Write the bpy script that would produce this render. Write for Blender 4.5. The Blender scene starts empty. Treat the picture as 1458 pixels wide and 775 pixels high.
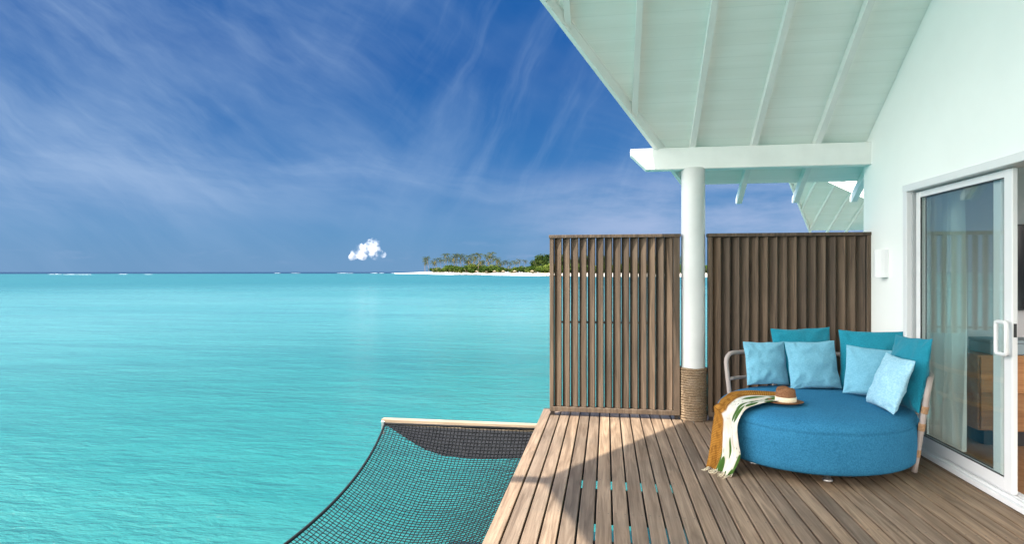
import bpy, bmesh, math, random
from mathutils import Vector, Matrix, noise as mnoise

S = bpy.context.scene
COL = S.collection
R = math.radians
PI = math.pi
random.seed(7)

# ------------------------------------------------------------------ camera
YAW = math.atan(134 / 860)
cam_d = bpy.data.cameras.new('camera')
cam = bpy.data.objects.new('camera', cam_d)
COL.objects.link(cam)
cam.location = (0, 0, 1.53)
cam.rotation_euler = (PI / 2, 0, YAW)
cam_d.sensor_width = 36
cam_d.lens = 860 / 1458 * 36
cam_d.clip_start = 0.05
cam_d.clip_end = 30000
S.camera = cam

# ------------------------------------------------------------------ light
SUN_EL, SUN_AZ = 61.0, -136.0            # azimuth from +Y towards +X
to_sun = Vector((math.cos(R(SUN_EL)) * math.sin(R(SUN_AZ)), math.cos(R(SUN_EL)) * math.cos(R(SUN_AZ)), math.sin(R(SUN_EL))))
sun_d = bpy.data.lights.new('sun', 'SUN')
sun_d.energy = 2.0
sun_d.angle = R(0.53)
sun_d.color = (1.0, 0.94, 0.84)
sun = bpy.data.objects.new('sun', sun_d)
COL.objects.link(sun)
sun.rotation_euler = (-to_sun).to_track_quat('-Z', 'Y').to_euler()
sun.location = to_sun * 50

S.view_settings.view_transform = 'Standard'
S.view_settings.look = 'None'
S.view_settings.gamma = 1
S.view_settings.use_curve_mapping = False
S.view_settings.exposure = 2.40
S.cycles.max_bounces = 10
S.cycles.diffuse_bounces = 6
S.cycles.glossy_bounces = 5
S.cycles.volume_bounces = 2
S.cycles.volume_max_steps = 256
S.cycles.transparent_max_bounces = 16
S.cycles.caustics_reflective = False
S.cycles.caustics_refractive = False
S.cycles.sample_clamp_indirect = 6.0
S.cycles.use_denoising = True


class NT:
    """small helper that builds node graphs"""
    def __init__(self, tree):
        self.t = tree
        self.n = tree.nodes
        self.n.clear()

    def new(self, kind, **kw):
        nd = self.n.new(kind)
        for k, v in kw.items():
            setattr(nd, k, v)
        return nd

    def link(self, a, b):
        self.t.links.new(a, b)

    def put(self, sock, v):
        if v is None:
            return
        if hasattr(v, 'is_output'):
            self.link(v, sock)
        elif isinstance(v, (tuple, list)):
            v = tuple(v)
            if len(sock.default_value) == 4 and len(v) == 3:
                v = v + (1,)
            sock.default_value = v
        else:
            sock.default_value = v

    def math(self, op, a, b=None, c=None, clamp=False):
        nd = self.new('ShaderNodeMath', operation=op, use_clamp=clamp)
        for i, v in enumerate((a, b, c)):
            self.put(nd.inputs[i], v)
        return nd.outputs[0]

    def vmath(self, op, a, b=None):
        nd = self.new('ShaderNodeVectorMath', operation=op)
        self.put(nd.inputs[0], a)
        self.put(nd.inputs[1], b)
        return nd.outputs['Value'] if op in ('LENGTH', 'DOT_PRODUCT') else nd.outputs[0]

    def noise(self, vec, scale, detail=4, rough=0.55, dist=0.0, w=None):
        nd = self.new('ShaderNodeTexNoise')
        self.put(nd.inputs['Vector'], vec)
        nd.inputs['Scale'].default_value = scale
        nd.inputs['Detail'].default_value = detail
        nd.inputs['Roughness'].default_value = rough
        nd.inputs['Distortion'].default_value = dist
        return nd.outputs['Fac']

    def ramp(self, fac, stops, interp='LINEAR'):
        nd = self.new('ShaderNodeValToRGB')
        nd.color_ramp.interpolation = interp
        els = nd.color_ramp.elements
        while len(els) > 1:
            els.remove(els[-1])
        for i, (p, c) in enumerate(stops):
            if not isinstance(c, (tuple, list)):
                c = (c, c, c)
            e = els[0] if i == 0 else els.new(p)
            e.position = p
            e.color = tuple(c) + (1,)
        self.put(nd.inputs[0], fac)
        return nd.outputs[0]

    def mix(self, fac, a, b, mode='MIX'):
        nd = self.new('ShaderNodeMix', data_type='RGBA', blend_type=mode)
        self.put(nd.inputs[0], fac)
        self.put(nd.inputs[6], a)
        self.put(nd.inputs[7], b)
        return nd.outputs[2]

    def mapping(self, vec, scale=(1, 1, 1), loc=(0, 0, 0), rot=(0, 0, 0)):
        nd = self.new('ShaderNodeMapping')
        self.put(nd.inputs['Vector'], vec)
        nd.inputs['Scale'].default_value = scale
        nd.inputs['Location'].default_value = loc
        nd.inputs['Rotation'].default_value = rot
        return nd.outputs[0]

    def sep(self, vec):
        nd = self.new('ShaderNodeSeparateXYZ')
        self.put(nd.inputs[0], vec)
        return nd.outputs

    def comb(self, x, y, z):
        nd = self.new('ShaderNodeCombineXYZ')
        for i, v in enumerate((x, y, z)):
            self.put(nd.inputs[i], v)
        return nd.outputs[0]

    def smooth(self, v, lo, hi):
        nd = self.new('ShaderNodeMapRange', interpolation_type='SMOOTHSTEP')
        self.put(nd.inputs[0], v)
        nd.inputs[1].default_value = lo
        nd.inputs[2].default_value = hi
        return nd.outputs[0]


# ------------------------------------------------------------------ sky
SA0, CA0 = math.sin(YAW), math.cos(YAW)       # the way the open sea lies
W = bpy.data.worlds.new('World')
S.world = W
W.use_nodes = True
nt = NT(W.node_tree)
sky = nt.new('ShaderNodeTexSky', sky_type='NISHITA')
sky.sun_disc = False
sky.sun_elevation = R(SUN_EL)
sky.sun_rotation = R(SUN_AZ)
sky.altitude = 0
sky.air_density = 1.1
sky.dust_density = 0.35
sky.ozone_density = 3.0
hsv = nt.new('ShaderNodeHueSaturation')
hsv.inputs['Saturation'].default_value = 1.22
hsv.inputs['Hue'].default_value = 0.497
hsv.inputs['Value'].default_value = 1.0
nt.link(sky.outputs[0], hsv.inputs['Color'])
tc = nt.new('ShaderNodeTexCoord')
dirv = tc.outputs['Generated']
dx, dy, dz = nt.sep(dirv)
zz = nt.math('ADD', nt.math('MAXIMUM', dz, 0.0), 0.10)
px = nt.math('DIVIDE', dx, zz)
py = nt.math('DIVIDE', dy, zz)
plane = nt.comb(px, py, 0.0)
# clear deep tropical blue towards the horizon, the plain sky model overhead
blue = nt.ramp(dz, [(0.0, (0.150, 0.370, 0.68)), (0.06, (0.110, 0.335, 0.67)), (0.16, (0.044, 0.225, 0.60)), (0.32, (0.008, 0.130, 0.48)), (1.0, (0.010, 0.12, 0.42))])
base = nt.mix(nt.math('SUBTRACT', 0.99, nt.math('MULTIPLY', nt.smooth(dz, 0.45, 0.75), 0.85)), hsv.outputs[0], blue)
# high wispy cirrus: large patches times thin stretched fibres, in two directions
ahead = nt.math('ADD', nt.math('MULTIPLY', dx, -SA0), nt.math('MULTIPLY', dy, CA0))
aheadc = nt.math('MAXIMUM', ahead, 0.15)
ax = nt.math('DIVIDE', nt.math('ADD', nt.math('MULTIPLY', dx, CA0), nt.math('MULTIPLY', dy, SA0)), aheadc)
by = nt.math('DIVIDE', dz, aheadc)
ab = nt.comb(ax, by, 0.0)
wn_ = nt.new('ShaderNodeTexNoise')
nt.put(wn_.inputs['Vector'], ab)
wn_.inputs['Scale'].default_value = 2.2
wn_.inputs['Detail'].default_value = 4
wm = nt.new('ShaderNodeVectorMath', operation='MULTIPLY_ADD')
nt.put(wm.inputs[0], wn_.outputs['Color'])
wm.inputs[1].default_value = (0.17, 0.17, 0)
nt.put(wm.inputs[2], ab)
wx, wy, _w = nt.sep(wm.outputs[0])


def streak(cx, cy, k_along, k_across, seed, lo, hi, det=6):
    along = nt.math('ADD', nt.math('MULTIPLY', wx, cx), nt.math('MULTIPLY', wy, cy))
    across = nt.math('ADD', nt.math('MULTIPLY', wx, -cy), nt.math('MULTIPLY', wy, cx))
    v = nt.comb(nt.math('MULTIPLY', along, k_along), nt.math('MULTIPLY', across, k_across), seed)
    return nt.smooth(nt.noise(v, 1.0, det, 0.6), lo, hi)


left = nt.math('SUBTRACT', 1.0, nt.smooth(ax, -0.45, 0.02))
right = nt.smooth(ax, -0.42, -0.05)
b1 = nt.math('MULTIPLY', streak(0.86, -0.50, 0.9, 3.6, 1.7, 0.40, 0.74, 8), nt.math('ADD', nt.math('MULTIPLY', left, 0.85), 0.12))
b2 = nt.math('MULTIPLY', streak(0.42, 0.91, 1.1, 3.4, 6.1, 0.42, 0.76, 8), nt.math('ADD', nt.math('MULTIPLY', right, 0.75), 0.05))
b3 = nt.math('MULTIPLY', streak(0.99, -0.14, 0.9, 7.5, 3.4, 0.42, 0.72, 8), nt.math('MULTIPLY', nt.smooth(by, 0.04, 0.13), nt.math('SUBTRACT', 1.0, nt.smooth(by, 0.18, 0.32))))
fil = nt.math('MULTIPLY', streak(0.80, -0.60, 3.0, 22.0, 8.8, 0.46, 0.80), nt.math('ADD', nt.math('MULTIPLY', left, 0.30), 0.04))
fir = nt.math('MULTIPLY', streak(0.50, 0.86, 3.0, 20.0, 2.9, 0.46, 0.80), nt.math('MULTIPLY', right, 0.32))
broad = nt.math('MULTIPLY', nt.smooth(nt.noise(ab, 2.4, 4, 0.55), 0.42, 0.74), 0.30)
cl = nt.math('ADD', nt.math('ADD', nt.math('ADD', b1, b2), nt.math('ADD', nt.math('MULTIPLY', b3, 0.7), broad)), nt.math('ADD', fil, fir))
cl = nt.math('MULTIPLY', cl, 0.64)
# a soft bank of thin cloud low over the island (towards +X)
lowband = nt.math('MULTIPLY', nt.smooth(dz, 0.005, 0.07), nt.math('SUBTRACT', 1.0, nt.smooth(dz, 0.10, 0.20)))
side = nt.smooth(dx, -0.30, 0.08)
m3 = nt.mapping(dirv, scale=(4, 4, 15), loc=(1.3, 0, 0))
bank = nt.math('MULTIPLY', nt.math('MULTIPLY', lowband, side), nt.smooth(nt.noise(m3, 1.0, 6, 0.6), 0.28, 0.66))
fade = nt.smooth(dz, 0.0, 0.16)
fac = nt.math('MINIMUM', nt.math('MULTIPLY', cl, nt.math('ADD', nt.math('MULTIPLY', fade, 0.6), 0.4)), 0.85)
# small grey-white puffs just above the horizon
m4 = nt.mapping(dirv, scale=(14, 14, 60), loc=(0.4, 2.0, 0))
puff = nt.math('MULTIPLY', nt.smooth(nt.noise(m4, 1.0, 5, 0.6), 0.56, 0.72), nt.math('MULTIPLY', nt.smooth(dz, 0.004, 0.02), nt.math('SUBTRACT', 1.0, nt.smooth(dz, 0.03, 0.07))))
puff = nt.math('MULTIPLY', puff, nt.math('ADD', nt.math('MULTIPLY', side, 0.45), 0.12))
cloud_col = (0.42, 0.62, 0.95)
skyc = nt.mix(fac, base, cloud_col)
skyc = nt.mix(nt.math('MULTIPLY', bank, 0.80), skyc, (0.52, 0.66, 0.98))
skyc = nt.mix(puff, skyc, (0.48, 0.62, 0.95))
# broken bright cumulus added out of view, behind and beside the viewer, as fill light
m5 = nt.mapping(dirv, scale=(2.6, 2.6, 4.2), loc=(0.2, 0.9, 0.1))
fill_cum = nt.smooth(nt.noise(m5, 1.0, 6, 0.58, 0.3), 0.34, 0.50)
fill_cum = nt.math('MULTIPLY', fill_cum, nt.math('MULTIPLY', nt.math('SUBTRACT', 1.0, nt.smooth(ahead, 0.10, 0.50)), nt.math('MULTIPLY', nt.smooth(dz, 0.0, 0.05), nt.math('SUBTRACT', 1.0, nt.smooth(dz, 0.65, 0.92)))))
skyc = nt.mix(fill_cum, skyc, (8.0, 7.55, 7.1))
bg = nt.new('ShaderNodeBackground')
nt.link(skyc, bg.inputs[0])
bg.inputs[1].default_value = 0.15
wo = nt.new('ShaderNodeOutputWorld')
nt.link(bg.outputs[0], wo.inputs[0])


# ------------------------------------------------------------------ materials
def material(name, fn):
    m = bpy.data.materials.new(name)
    m.use_nodes = True
    t = NT(m.node_tree)
    out = t.new('ShaderNodeOutputMaterial')
    tcn = t.new('ShaderNodeTexCoord')
    sh = fn(t, tcn.outputs['Object'], tcn)
    t.link(sh, out.inputs[0])
    return m


def principled(t, color, rough=0.5, metal=0.0, spec=0.5, height=None, bump=0.2, dist=0.01, **kw):
    p = t.new('ShaderNodeBsdfPrincipled')
    t.put(p.inputs['Base Color'], color)
    t.put(p.inputs['Roughness'], rough)
    t.put(p.inputs['Metallic'], metal)
    t.put(p.inputs['Specular IOR Level'], spec)
    for k, v in kw.items():
        t.put(p.inputs[k.replace('_', ' ')], v)
    if height is not None:
        b = t.new('ShaderNodeBump')
        b.inputs['Strength'].default_value = bump
        b.inputs['Distance'].default_value = dist
        t.put(b.inputs['Height'], height)
        t.link(b.outputs[0], p.inputs['Normal'])
    return p.outputs[0]


def wood_fn(axis, cols, scale=1.0, rough=0.62, stain=0.5, bump=0.35, screws=False):
    """grain stretched along one axis; each board carries its own tone in the 'tone' attribute"""
    def fn(t, co, tcn):
        at = t.new('ShaderNodeAttribute', attribute_name='tone')
        tone = at.outputs['Fac']
        off = t.comb(t.math('MULTIPLY', tone, 37.0), t.math('MULTIPLY', tone, 91.0), t.math('MULTIPLY', tone, 53.0))
        v = t.vmath('ADD', co, off)
        st = [22 * scale] * 3
        st[axis] = 1.1 * scale
        g = t.noise(t.mapping(v, scale=st), 1.0, 6, 0.6, 1.2)
        st2 = [130 * scale] * 3
        st2[axis] = 3.0 * scale
        fine = t.noise(t.mapping(v, scale=st2), 1.0, 3, 0.6)
        blot = t.noise(co, 1.7, 4, 0.6)
        c = t.ramp(g, [(0.30, cols[0]), (0.52, cols[1]), (0.72, cols[2])])
        c = t.mix(t.math('MULTIPLY', t.smooth(fine, 0.42, 0.75), 0.45), c, cols[0])
        ton = t.ramp(tone, [(0.0, (0.66, 0.66, 0.66)), (0.5, (1, 0.985, 0.96)), (1.0, (1.24, 1.17, 1.07))])
        c = t.mix(1.0, c, ton, 'MULTIPLY')
        grey = t.mix(1.0, c, (0.80, 0.84, 0.87), 'MULTIPLY')
        c = t.mix(t.math('MULTIPLY', t.smooth(blot, 0.40, 0.68), stain), c, grey)
        if screws:
            x, y, z = t.sep(co)
            ux = t.math('FRACT', t.math('DIVIDE', t.math('ADD', x, 0.594 + 10 * 0.1053), 0.1053))
            sx = t.math('MULTIPLY', t.math('SUBTRACT', t.math('ABSOLUTE', t.math('SUBTRACT', ux, 0.5)), 0.27), 0.1053)
            uy = t.math('MULTIPLY', t.math('SUBTRACT', t.math('FRACT', t.math('DIVIDE', t.math('ADD', y, 20.0), 0.62)), 0.5), 0.62)
            rr_s = t.math('SQRT', t.math('ADD', t.math('MULTIPLY', sx, sx), t.math('MULTIPLY', uy, uy)))
            c = t.mix(t.smooth(rr_s, 0.0042, 0.0055), (0.10, 0.085, 0.07), c)
        h = t.math('ADD', t.math('MULTIPLY', g, 0.5), fine)
        return principled(t, c, rough, spec=0.3, height=h, bump=bump, dist=0.004)
    return fn


def paint_fn(color, rough=0.45, mott=0.04, sc=3.0):
    def fn(t, co, tcn):
        n = t.noise(co, sc, 5, 0.6)
        dark = tuple(c * (1 - mott * 2) for c in color)
        c = t.mix(t.smooth(n, 0.3, 0.7), dark, color)
        return principled(t, c, rough, spec=0.35, height=t.noise(co, 60, 3), bump=0.05, dist=0.003)
    return fn


def soffit_fn(t, co, tcn):
    x, y, z = t.sep(co)
    u = t.math('FRACT', t.math('DIVIDE', t.math('ADD', y, 50.0), 0.098))
    row = t.math('FLOOR', t.math('DIVIDE', t.math('ADD', y, 50.0), 0.098))
    gr = t.math('MULTIPLY', t.smooth(u, 0.0, 0.05), t.math('SUBTRACT', 1.0, t.smooth(u, 0.95, 1.0)))
    wn = t.new('ShaderNodeTexWhiteNoise', noise_dimensions='1D')
    t.put(wn.inputs['W'], row)
    n = t.noise(t.mapping(co, scale=(0.8, 9, 9)), 1.0, 5, 0.6)
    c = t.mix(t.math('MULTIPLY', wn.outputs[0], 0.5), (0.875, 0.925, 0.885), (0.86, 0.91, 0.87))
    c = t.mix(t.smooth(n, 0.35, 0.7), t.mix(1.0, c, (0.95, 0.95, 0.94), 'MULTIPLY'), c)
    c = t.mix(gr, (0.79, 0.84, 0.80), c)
    return principled(t, c, 0.5, spec=0.3, height=gr, bump=0.12, dist=0.004)


def fabric_fn(c0, c1, sc=220.0, bump=0.5, big=8.0, rough=0.9, dist=0.004):
    def fn(t, co, tcn):
        v = t.new('ShaderNodeTexVoronoi')
        t.put(v.inputs['Vector'], co)
        v.inputs['Scale'].default_value = sc
        n = t.noise(co, sc * 0.6, 3, 0.7)
        b = t.noise(co, big, 4, 0.6)
        f = t.math('ADD', t.math('MULTIPLY', n, 0.86), t.math('MULTIPLY', b, 0.14))
        c = t.mix(t.smooth(f, 0.34, 0.66), c0, c1)
        h = t.math('ADD', t.math('MULTIPLY', v.outputs['Distance'], -0.8), n)
        return principled(t, c, rough, spec=0.15, height=h, bump=bump, dist=dist)
    return fn


def weave_fn(c0, c1, sc=260.0, bump=0.35):
    """plain-weave cushion cloth"""
    def fn(t, co, tcn):
        st = t.noise(t.mapping(co, scale=(sc * 0.18, 1, sc)), 1.0, 2, 0.6)
        st2 = t.noise(t.mapping(co, scale=(sc, 1, sc * 0.18)), 1.0, 2, 0.6)
        f = t.math('ADD', t.math('MULTIPLY', st, 0.5), t.math('MULTIPLY', st2, 0.5))
        b = t.noise(co, 9, 4, 0.6)
        c = t.mix(t.smooth(f, 0.36, 0.64), c0, c1)
        h = t.math('ADD', f, t.math('MULTIPLY', b, 1.2))
        return principled(t, c, 0.88, spec=0.15, height=h, bump=bump, dist=0.006, Sheen_Weight=0.15)
    return fn


def water_fn(t, co, tcn):
    x, y, z = t.sep(co)
    d = t.math('SQRT', t.math('ADD', t.math('MULTIPLY', x, x), t.math('MULTIPLY', y, y)))
    big = t.noise(t.mapping(co, scale=(0.035, 0.06, 1)), 1.0, 4, 0.55)
    mid = t.noise(t.mapping(co, scale=(0.35, 1.1, 1), rot=(0, 0, R(14))), 1.0, 4, 0.6)
    fine = t.noise(t.mapping(co, scale=(1.6, 4.6, 1), rot=(0, 0, R(-8))), 1.0, 5, 0.62, 0.4)
    tiny = t.noise(t.mapping(co, scale=(7, 17, 1), rot=(0, 0, R(20))), 1.0, 4, 0.6, 0.5)
    near = t.mix(t.smooth(big, 0.34, 0.66), (0.012, 0.105, 0.101), (0.018, 0.130, 0.124))
    near = t.mix(t.math('MULTIPLY', t.smooth(mid, 0.40, 0.72), 0.45), near, (0.009, 0.098, 0.098))
    near = t.mix(t.math('MULTIPLY', t.smooth(fine, 0.50, 0.78), 0.4), near, (0.032, 0.160, 0.152))
    far = t.mix(t.smooth(big, 0.34, 0.66), (0.042, 0.158, 0.162), (0.058, 0.182, 0.184))
    far = t.mix(t.smooth(d, 55, 190), far, (0.021, 0.100, 0.116))
    sandp = t.smooth(t.noise(t.mapping(co, scale=(0.06, 0.16, 1), loc=(3.0, 1.0, 0), rot=(0, 0, R(18))), 1.0, 4, 0.6, 0.6), 0.48, 0.70)
    near = t.mix(t.math('MULTIPLY', sandp, 0.40), near, (0.040, 0.165, 0.155))
    weed = t.smooth(t.noise(t.mapping(co, scale=(0.020, 0.075, 1), loc=(7.0, 4.0, 0), rot=(0, 0, R(-10))), 1.0, 4, 0.6), 0.55, 0.70)
    far = t.mix(t.math('MULTIPLY', weed, 0.35), far, (0.020, 0.105, 0.120))
    c = t.mix(t.smooth(d, 5, 42), near, far)
    mott = t.noise(t.mapping(co, scale=(0.0035, 0.012, 1)), 1.0, 4, 0.6)
    c = t.mix(t.math('MULTIPLY', t.smooth(mott, 0.52, 0.68), t.math('MULTIPLY', t.smooth(d, 250, 600), 0.45)), c, (0.016, 0.095, 0.12))
    edge = t.math('ADD', d, t.math('MULTIPLY', mott, 500.0))
    c = t.mix(t.smooth(edge, 1250, 1750), c, (0.008, 0.025, 0.055))
    swell = t.noise(t.mapping(co, scale=(0.10, 0.32, 1), rot=(0, 0, R(-12))), 1.0, 3, 0.5, 0.3)
    gust = t.math('ADD', 0.45, t.math('MULTIPLY', t.smooth(t.noise(t.mapping(co, scale=(0.05, 0.13, 1), rot=(0, 0, R(25))), 1.0, 3, 0.55), 0.35, 0.65), 0.9))
    h = t.math('ADD', t.math('MULTIPLY', mid, 1.2), t.math('MULTIPLY', fine, 0.65))
    h = t.math('ADD', t.math('MULTIPLY', h, gust), t.math('MULTIPLY', swell, 2.2))
    h = t.math('ADD', h, t.math('MULTIPLY', tiny, 0.16))
    b = t.new('ShaderNodeBump')
    b.inputs['Strength'].default_value = 0.58
    b.inputs['Distance'].default_value = 0.25
    t.put(b.inputs['Height'], h)
    p = t.new('ShaderNodeBsdfPrincipled')
    t.put(p.inputs['Base Color'], c)
    t.put(p.inputs['Roughness'], t.math('ADD', 0.15, t.math('MULTIPLY', t.smooth(d, 15, 250), 0.27)))
    p.inputs['IOR'].default_value = 1.33
    p.inputs['Specular IOR Level'].default_value = 0.20
    t.link(b.outputs[0], p.inputs['Normal'])
    return p.outputs[0]


def glass_fn(t, co, tcn):
    fr = t.new('ShaderNodeFresnel')
    ge = t.new('ShaderNodeNewGeometry')
    t.put(fr.inputs['IOR'], t.math('ADD', 1.55, t.math('MULTIPLY', ge.outputs['Backfacing'], 1 / 1.55 - 1.55)))
    f = t.math('ADD', t.math('MULTIPLY', fr.outputs[0], 0.95), 0.01, clamp=True)
    tr = t.new('ShaderNodeBsdfTransparent')
    tr.inputs[0].default_value = (0.90, 0.95, 0.94, 1)
    gl = t.new('ShaderNodeBsdfGlossy')
    gl.inputs['Roughness'].default_value = 0.0
    mx = t.new('ShaderNodeMixShader')
    t.put(mx.inputs[0], f)
    t.link(tr.outputs[0], mx.inputs[1])
    t.link(gl.outputs[0], mx.inputs[2])
    return mx.outputs[0]


def sheer_fn(t, co, tcn):
    d = t.new('ShaderNodeBsdfDiffuse')
    d.inputs[0].default_value = (0.92, 0.93, 0.92, 1)
    tl = t.new('ShaderNodeBsdfTranslucent')
    tl.inputs[0].default_value = (0.92, 0.93, 0.92, 1)
    tr = t.new('ShaderNodeBsdfTransparent')
    a = t.new('ShaderNodeMixShader')
    a.inputs[0].default_value = 0.45
    t.link(d.outputs[0], a.inputs[1])
    t.link(tl.outputs[0], a.inputs[2])
    b = t.new('ShaderNodeMixShader')
    b.inputs[0].default_value = 0.12
    t.link(a.outputs[0], b.inputs[1])
    t.link(tr.outputs[0], b.inputs[2])
    return b.outputs[0]


def leaf_fn(c0, c1, c2):
    def fn(t, co, tcn):
        at = t.new('ShaderNodeAttribute', attribute_name='tone')
        oi = t.new('ShaderNodeObjectInfo')
        c = t.ramp(at.outputs['Fac'], [(0.0, c0), (0.55, c1), (1.0, c2)])
        v = t.ramp(oi.outputs['Random'], [(0, (0.75, 0.8, 0.8)), (1, (1.25, 1.15, 1.0))])
        c = t.mix(1.0, c, v, 'MULTIPLY')
        d = t.new('ShaderNodeBsdfDiffuse')
        t.put(d.inputs[0], c)
        tl = t.new('ShaderNodeBsdfTranslucent')
        t.put(tl.inputs[0], c)
        a = t.new('ShaderNodeMixShader')
        a.inputs[0].default_value = 0.3
        t.link(d.outputs[0], a.inputs[1])
        t.link(tl.outputs[0], a.inputs[2])
        return a.outputs[0]
    return fn


def rope_fn(t, co, tcn):
    n = t.noise(t.mapping(co, scale=(60, 60, 160)), 1.0, 4, 0.65)
    w = t.noise(co, 6, 3)
    c = t.mix(t.smooth(n, 0.3, 0.7), (0.13, 0.085, 0.05), (0.36, 0.27, 0.18))
    c = t.mix(t.math('MULTIPLY', t.smooth(w, 0.45, 0.7), 0.35), c, (0.30, 0.25, 0.20))
    return principled(t, c, 0.9, spec=0.1, height=n, bump=0.9, dist=0.006)


def throw_fn(t, co, tcn):
    """cotton throw: ochre border, cream field with green leaf strokes and small dark flecks"""
    u, v, _ = t.sep(tcn.outputs['UV'])          # u across (0 = ochre side), v along in metres
    uv = t.comb(u, v, 0.0)
    wob = t.math('MULTIPLY', t.math('SUBTRACT', t.noise(uv, 5, 3), 0.5), 0.12)
    edge = t.math('ADD', u, wob)
    lines = t.math('FRACT', t.math('MULTIPLY', v, 95.0))
    och = t.mix(t.smooth(lines, 0.3, 0.6), (0.20, 0.085, 0.012), (0.36, 0.165, 0.03))
    och = t.mix(t.smooth(t.noise(uv, 14, 4), 0.45, 0.7), och, (0.14, 0.055, 0.01))
    cream = t.mix(t.smooth(t.noise(uv, 9, 4), 0.4, 0.7), (0.60, 0.59, 0.52), (0.52, 0.45, 0.36))
    lm = t.mapping(uv, scale=(8.0, 5.5, 1), rot=(0, 0, R(28)))
    vo = t.new('ShaderNodeTexVoronoi')
    t.put(vo.inputs['Vector'], lm)
    vo.inputs['Scale'].default_value = 1.0
    vo.inputs['Randomness'].default_value = 1.0
    leaf = t.math('SUBTRACT', 1.0, t.smooth(vo.outputs['Distance'], 0.42, 0.48))
    fm = t.mapping(uv, scale=(38, 22, 1))
    v2 = t.new('ShaderNodeTexVoronoi')
    t.put(v2.inputs['Vector'], fm)
    v2.inputs['Scale'].default_value = 1.0
    fleck = t.math('MULTIPLY', t.math('SUBTRACT', 1.0, t.smooth(v2.outputs['Distance'], 0.20, 0.28)), t.smooth(t.noise(uv, 4, 2), 0.5, 0.56))
    c = t.mix(leaf, cream, (0.050, 0.110, 0.022))
    c = t.mix(t.math('MULTIPLY', fleck, t.math('SUBTRACT', 1.0, leaf)), c, (0.06, 0.06, 0.05))
    c = t.mix(t.smooth(edge, 0.40, 0.46), och, c)
    h = t.math('ADD', lines, t.noise(uv, 160, 2))
    return principled(t, c, 0.95, spec=0.1, height=h, bump=0.25, dist=0.003)


def bark_fn(t, co, tcn):
    n = t.noise(t.mapping(co, scale=(4, 4, 12)), 1.0, 4)
    return principled(t, t.mix(n, (0.10, 0.08, 0.06), (0.22, 0.18, 0.14)), 0.9, spec=0.1)


def sand_fn(t, co, tcn):
    n = t.noise(co, 0.12, 5, 0.6)
    n2 = t.noise(co, 1.5, 4, 0.6)
    c = t.mix(n, (0.56, 0.51, 0.42), (0.68, 0.63, 0.54))
    c = t.mix(t.math('MULTIPLY', t.smooth(n2, 0.5, 0.8), 0.3), c, (0.45, 0.40, 0.32))
    return principled(t, c, 0.95, spec=0.1)


def floor_fn(t, co, tcn):
    at = t.new('ShaderNodeAttribute', attribute_name='tone')
    off = t.comb(0.0, t.math('MULTIPLY', at.outputs['Fac'], 71.0), 0.0)
    g = t.noise(t.mapping(t.vmath('ADD', co, off), scale=(18, 1.6, 10)), 1.0, 5, 0.6, 1.0)
    c = t.ramp(g, [(0.3, (0.22, 0.10, 0.04)), (0.7, (0.36, 0.19, 0.09))])
    c = t.mix(t.math('MULTIPLY', at.outputs['Fac'], 0.35), c, (0.20, 0.09, 0.04))
    return principled(t, c, 0.3, spec=0.4)


M = {}
M['deck'] = material('weathered_deck_timber', wood_fn(1, ((0.118, 0.080, 0.053), (0.228, 0.164, 0.115), (0.325, 0.244, 0.176)), stain=0.75, screws=True))
M['screen'] = material('screen_timber', wood_fn(2, ((0.050, 0.035, 0.025), (0.112, 0.079, 0.055), (0.168, 0.124, 0.090)), stain=0.5))
M['rail'] = material('pale_rail_timber', wood_fn(0, ((0.18, 0.13, 0.09), (0.30, 0.23, 0.17), (0.42, 0.34, 0.27)), stain=0.4))
M['under'] = material('dark_subframe_timber', paint_fn((0.035, 0.028, 0.024), 0.8))
M['white'] = material('white_paint', paint_fn((0.82, 0.84, 0.81), 0.45))
M['column'] = material('dimmed_white_paint', paint_fn((0.62, 0.64, 0.63), 0.5))  # the beam's white, darkened in the colour to offset the bright fill light
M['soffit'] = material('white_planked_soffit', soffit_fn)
M['plaster'] = material('white_render', paint_fn((0.88, 0.905, 0.885), 0.7, 0.02, 1.2))
M['room'] = material('grey_room_wall', paint_fn((0.62, 0.60, 0.62), 0.7, 0.02))
M['shingle'] = material('pale_roofing', paint_fn((0.62, 0.60, 0.57), 0.8, 0.12, 6))
M['alu'] = material('white_aluminium', paint_fn((0.74, 0.75, 0.76), 0.3, 0.01))
M['alugrey'] = material('grey_aluminium', paint_fn((0.40, 0.42, 0.43), 0.35, 0.02))
M['black'] = material('black_plastic', paint_fn((0.015, 0.015, 0.017), 0.3))
M['screenblk'] = material('dark_screen_glass', paint_fn((0.012, 0.012, 0.016), 0.08, 0.0))
M['glass'] = material('clear_glass', glass_fn)
M['sheer'] = material('sheer_white_cloth', sheer_fn)
M['floor'] = material('oak_floor', floor_fn)
M['oak'] = material('orange_oak', wood_fn(0, ((0.26, 0.11, 0.04), (0.40, 0.19, 0.08), (0.50, 0.27, 0.13)), stain=0.1, rough=0.35, bump=0.1))
M['rope'] = material('natural_rope', rope_fn)
M['bed'] = material('blue_boucle', fabric_fn((0.017, 0.128, 0.250), (0.034, 0.195, 0.350), 170, 0.8, 7))
M['teal'] = material('teal_cloth', weave_fn((0.006, 0.165, 0.245), (0.014, 0.235, 0.330), 300, 0.35))
M['sky'] = material('light_blue_cloth', weave_fn((0.125, 0.345, 0.475), (0.180, 0.435, 0.570), 230, 0.45))
M['pale'] = material('pale_blue_cloth', fabric_fn((0.23, 0.46, 0.59), (0.34, 0.57, 0.69), 110, 0.6, 20))
M['tube'] = material('taupe_tube', paint_fn((0.36, 0.31, 0.29), 0.5, 0.05))
M['lash'] = material('tan_lashing', paint_fn((0.42, 0.25, 0.14), 0.8, 0.15, 60))
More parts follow.
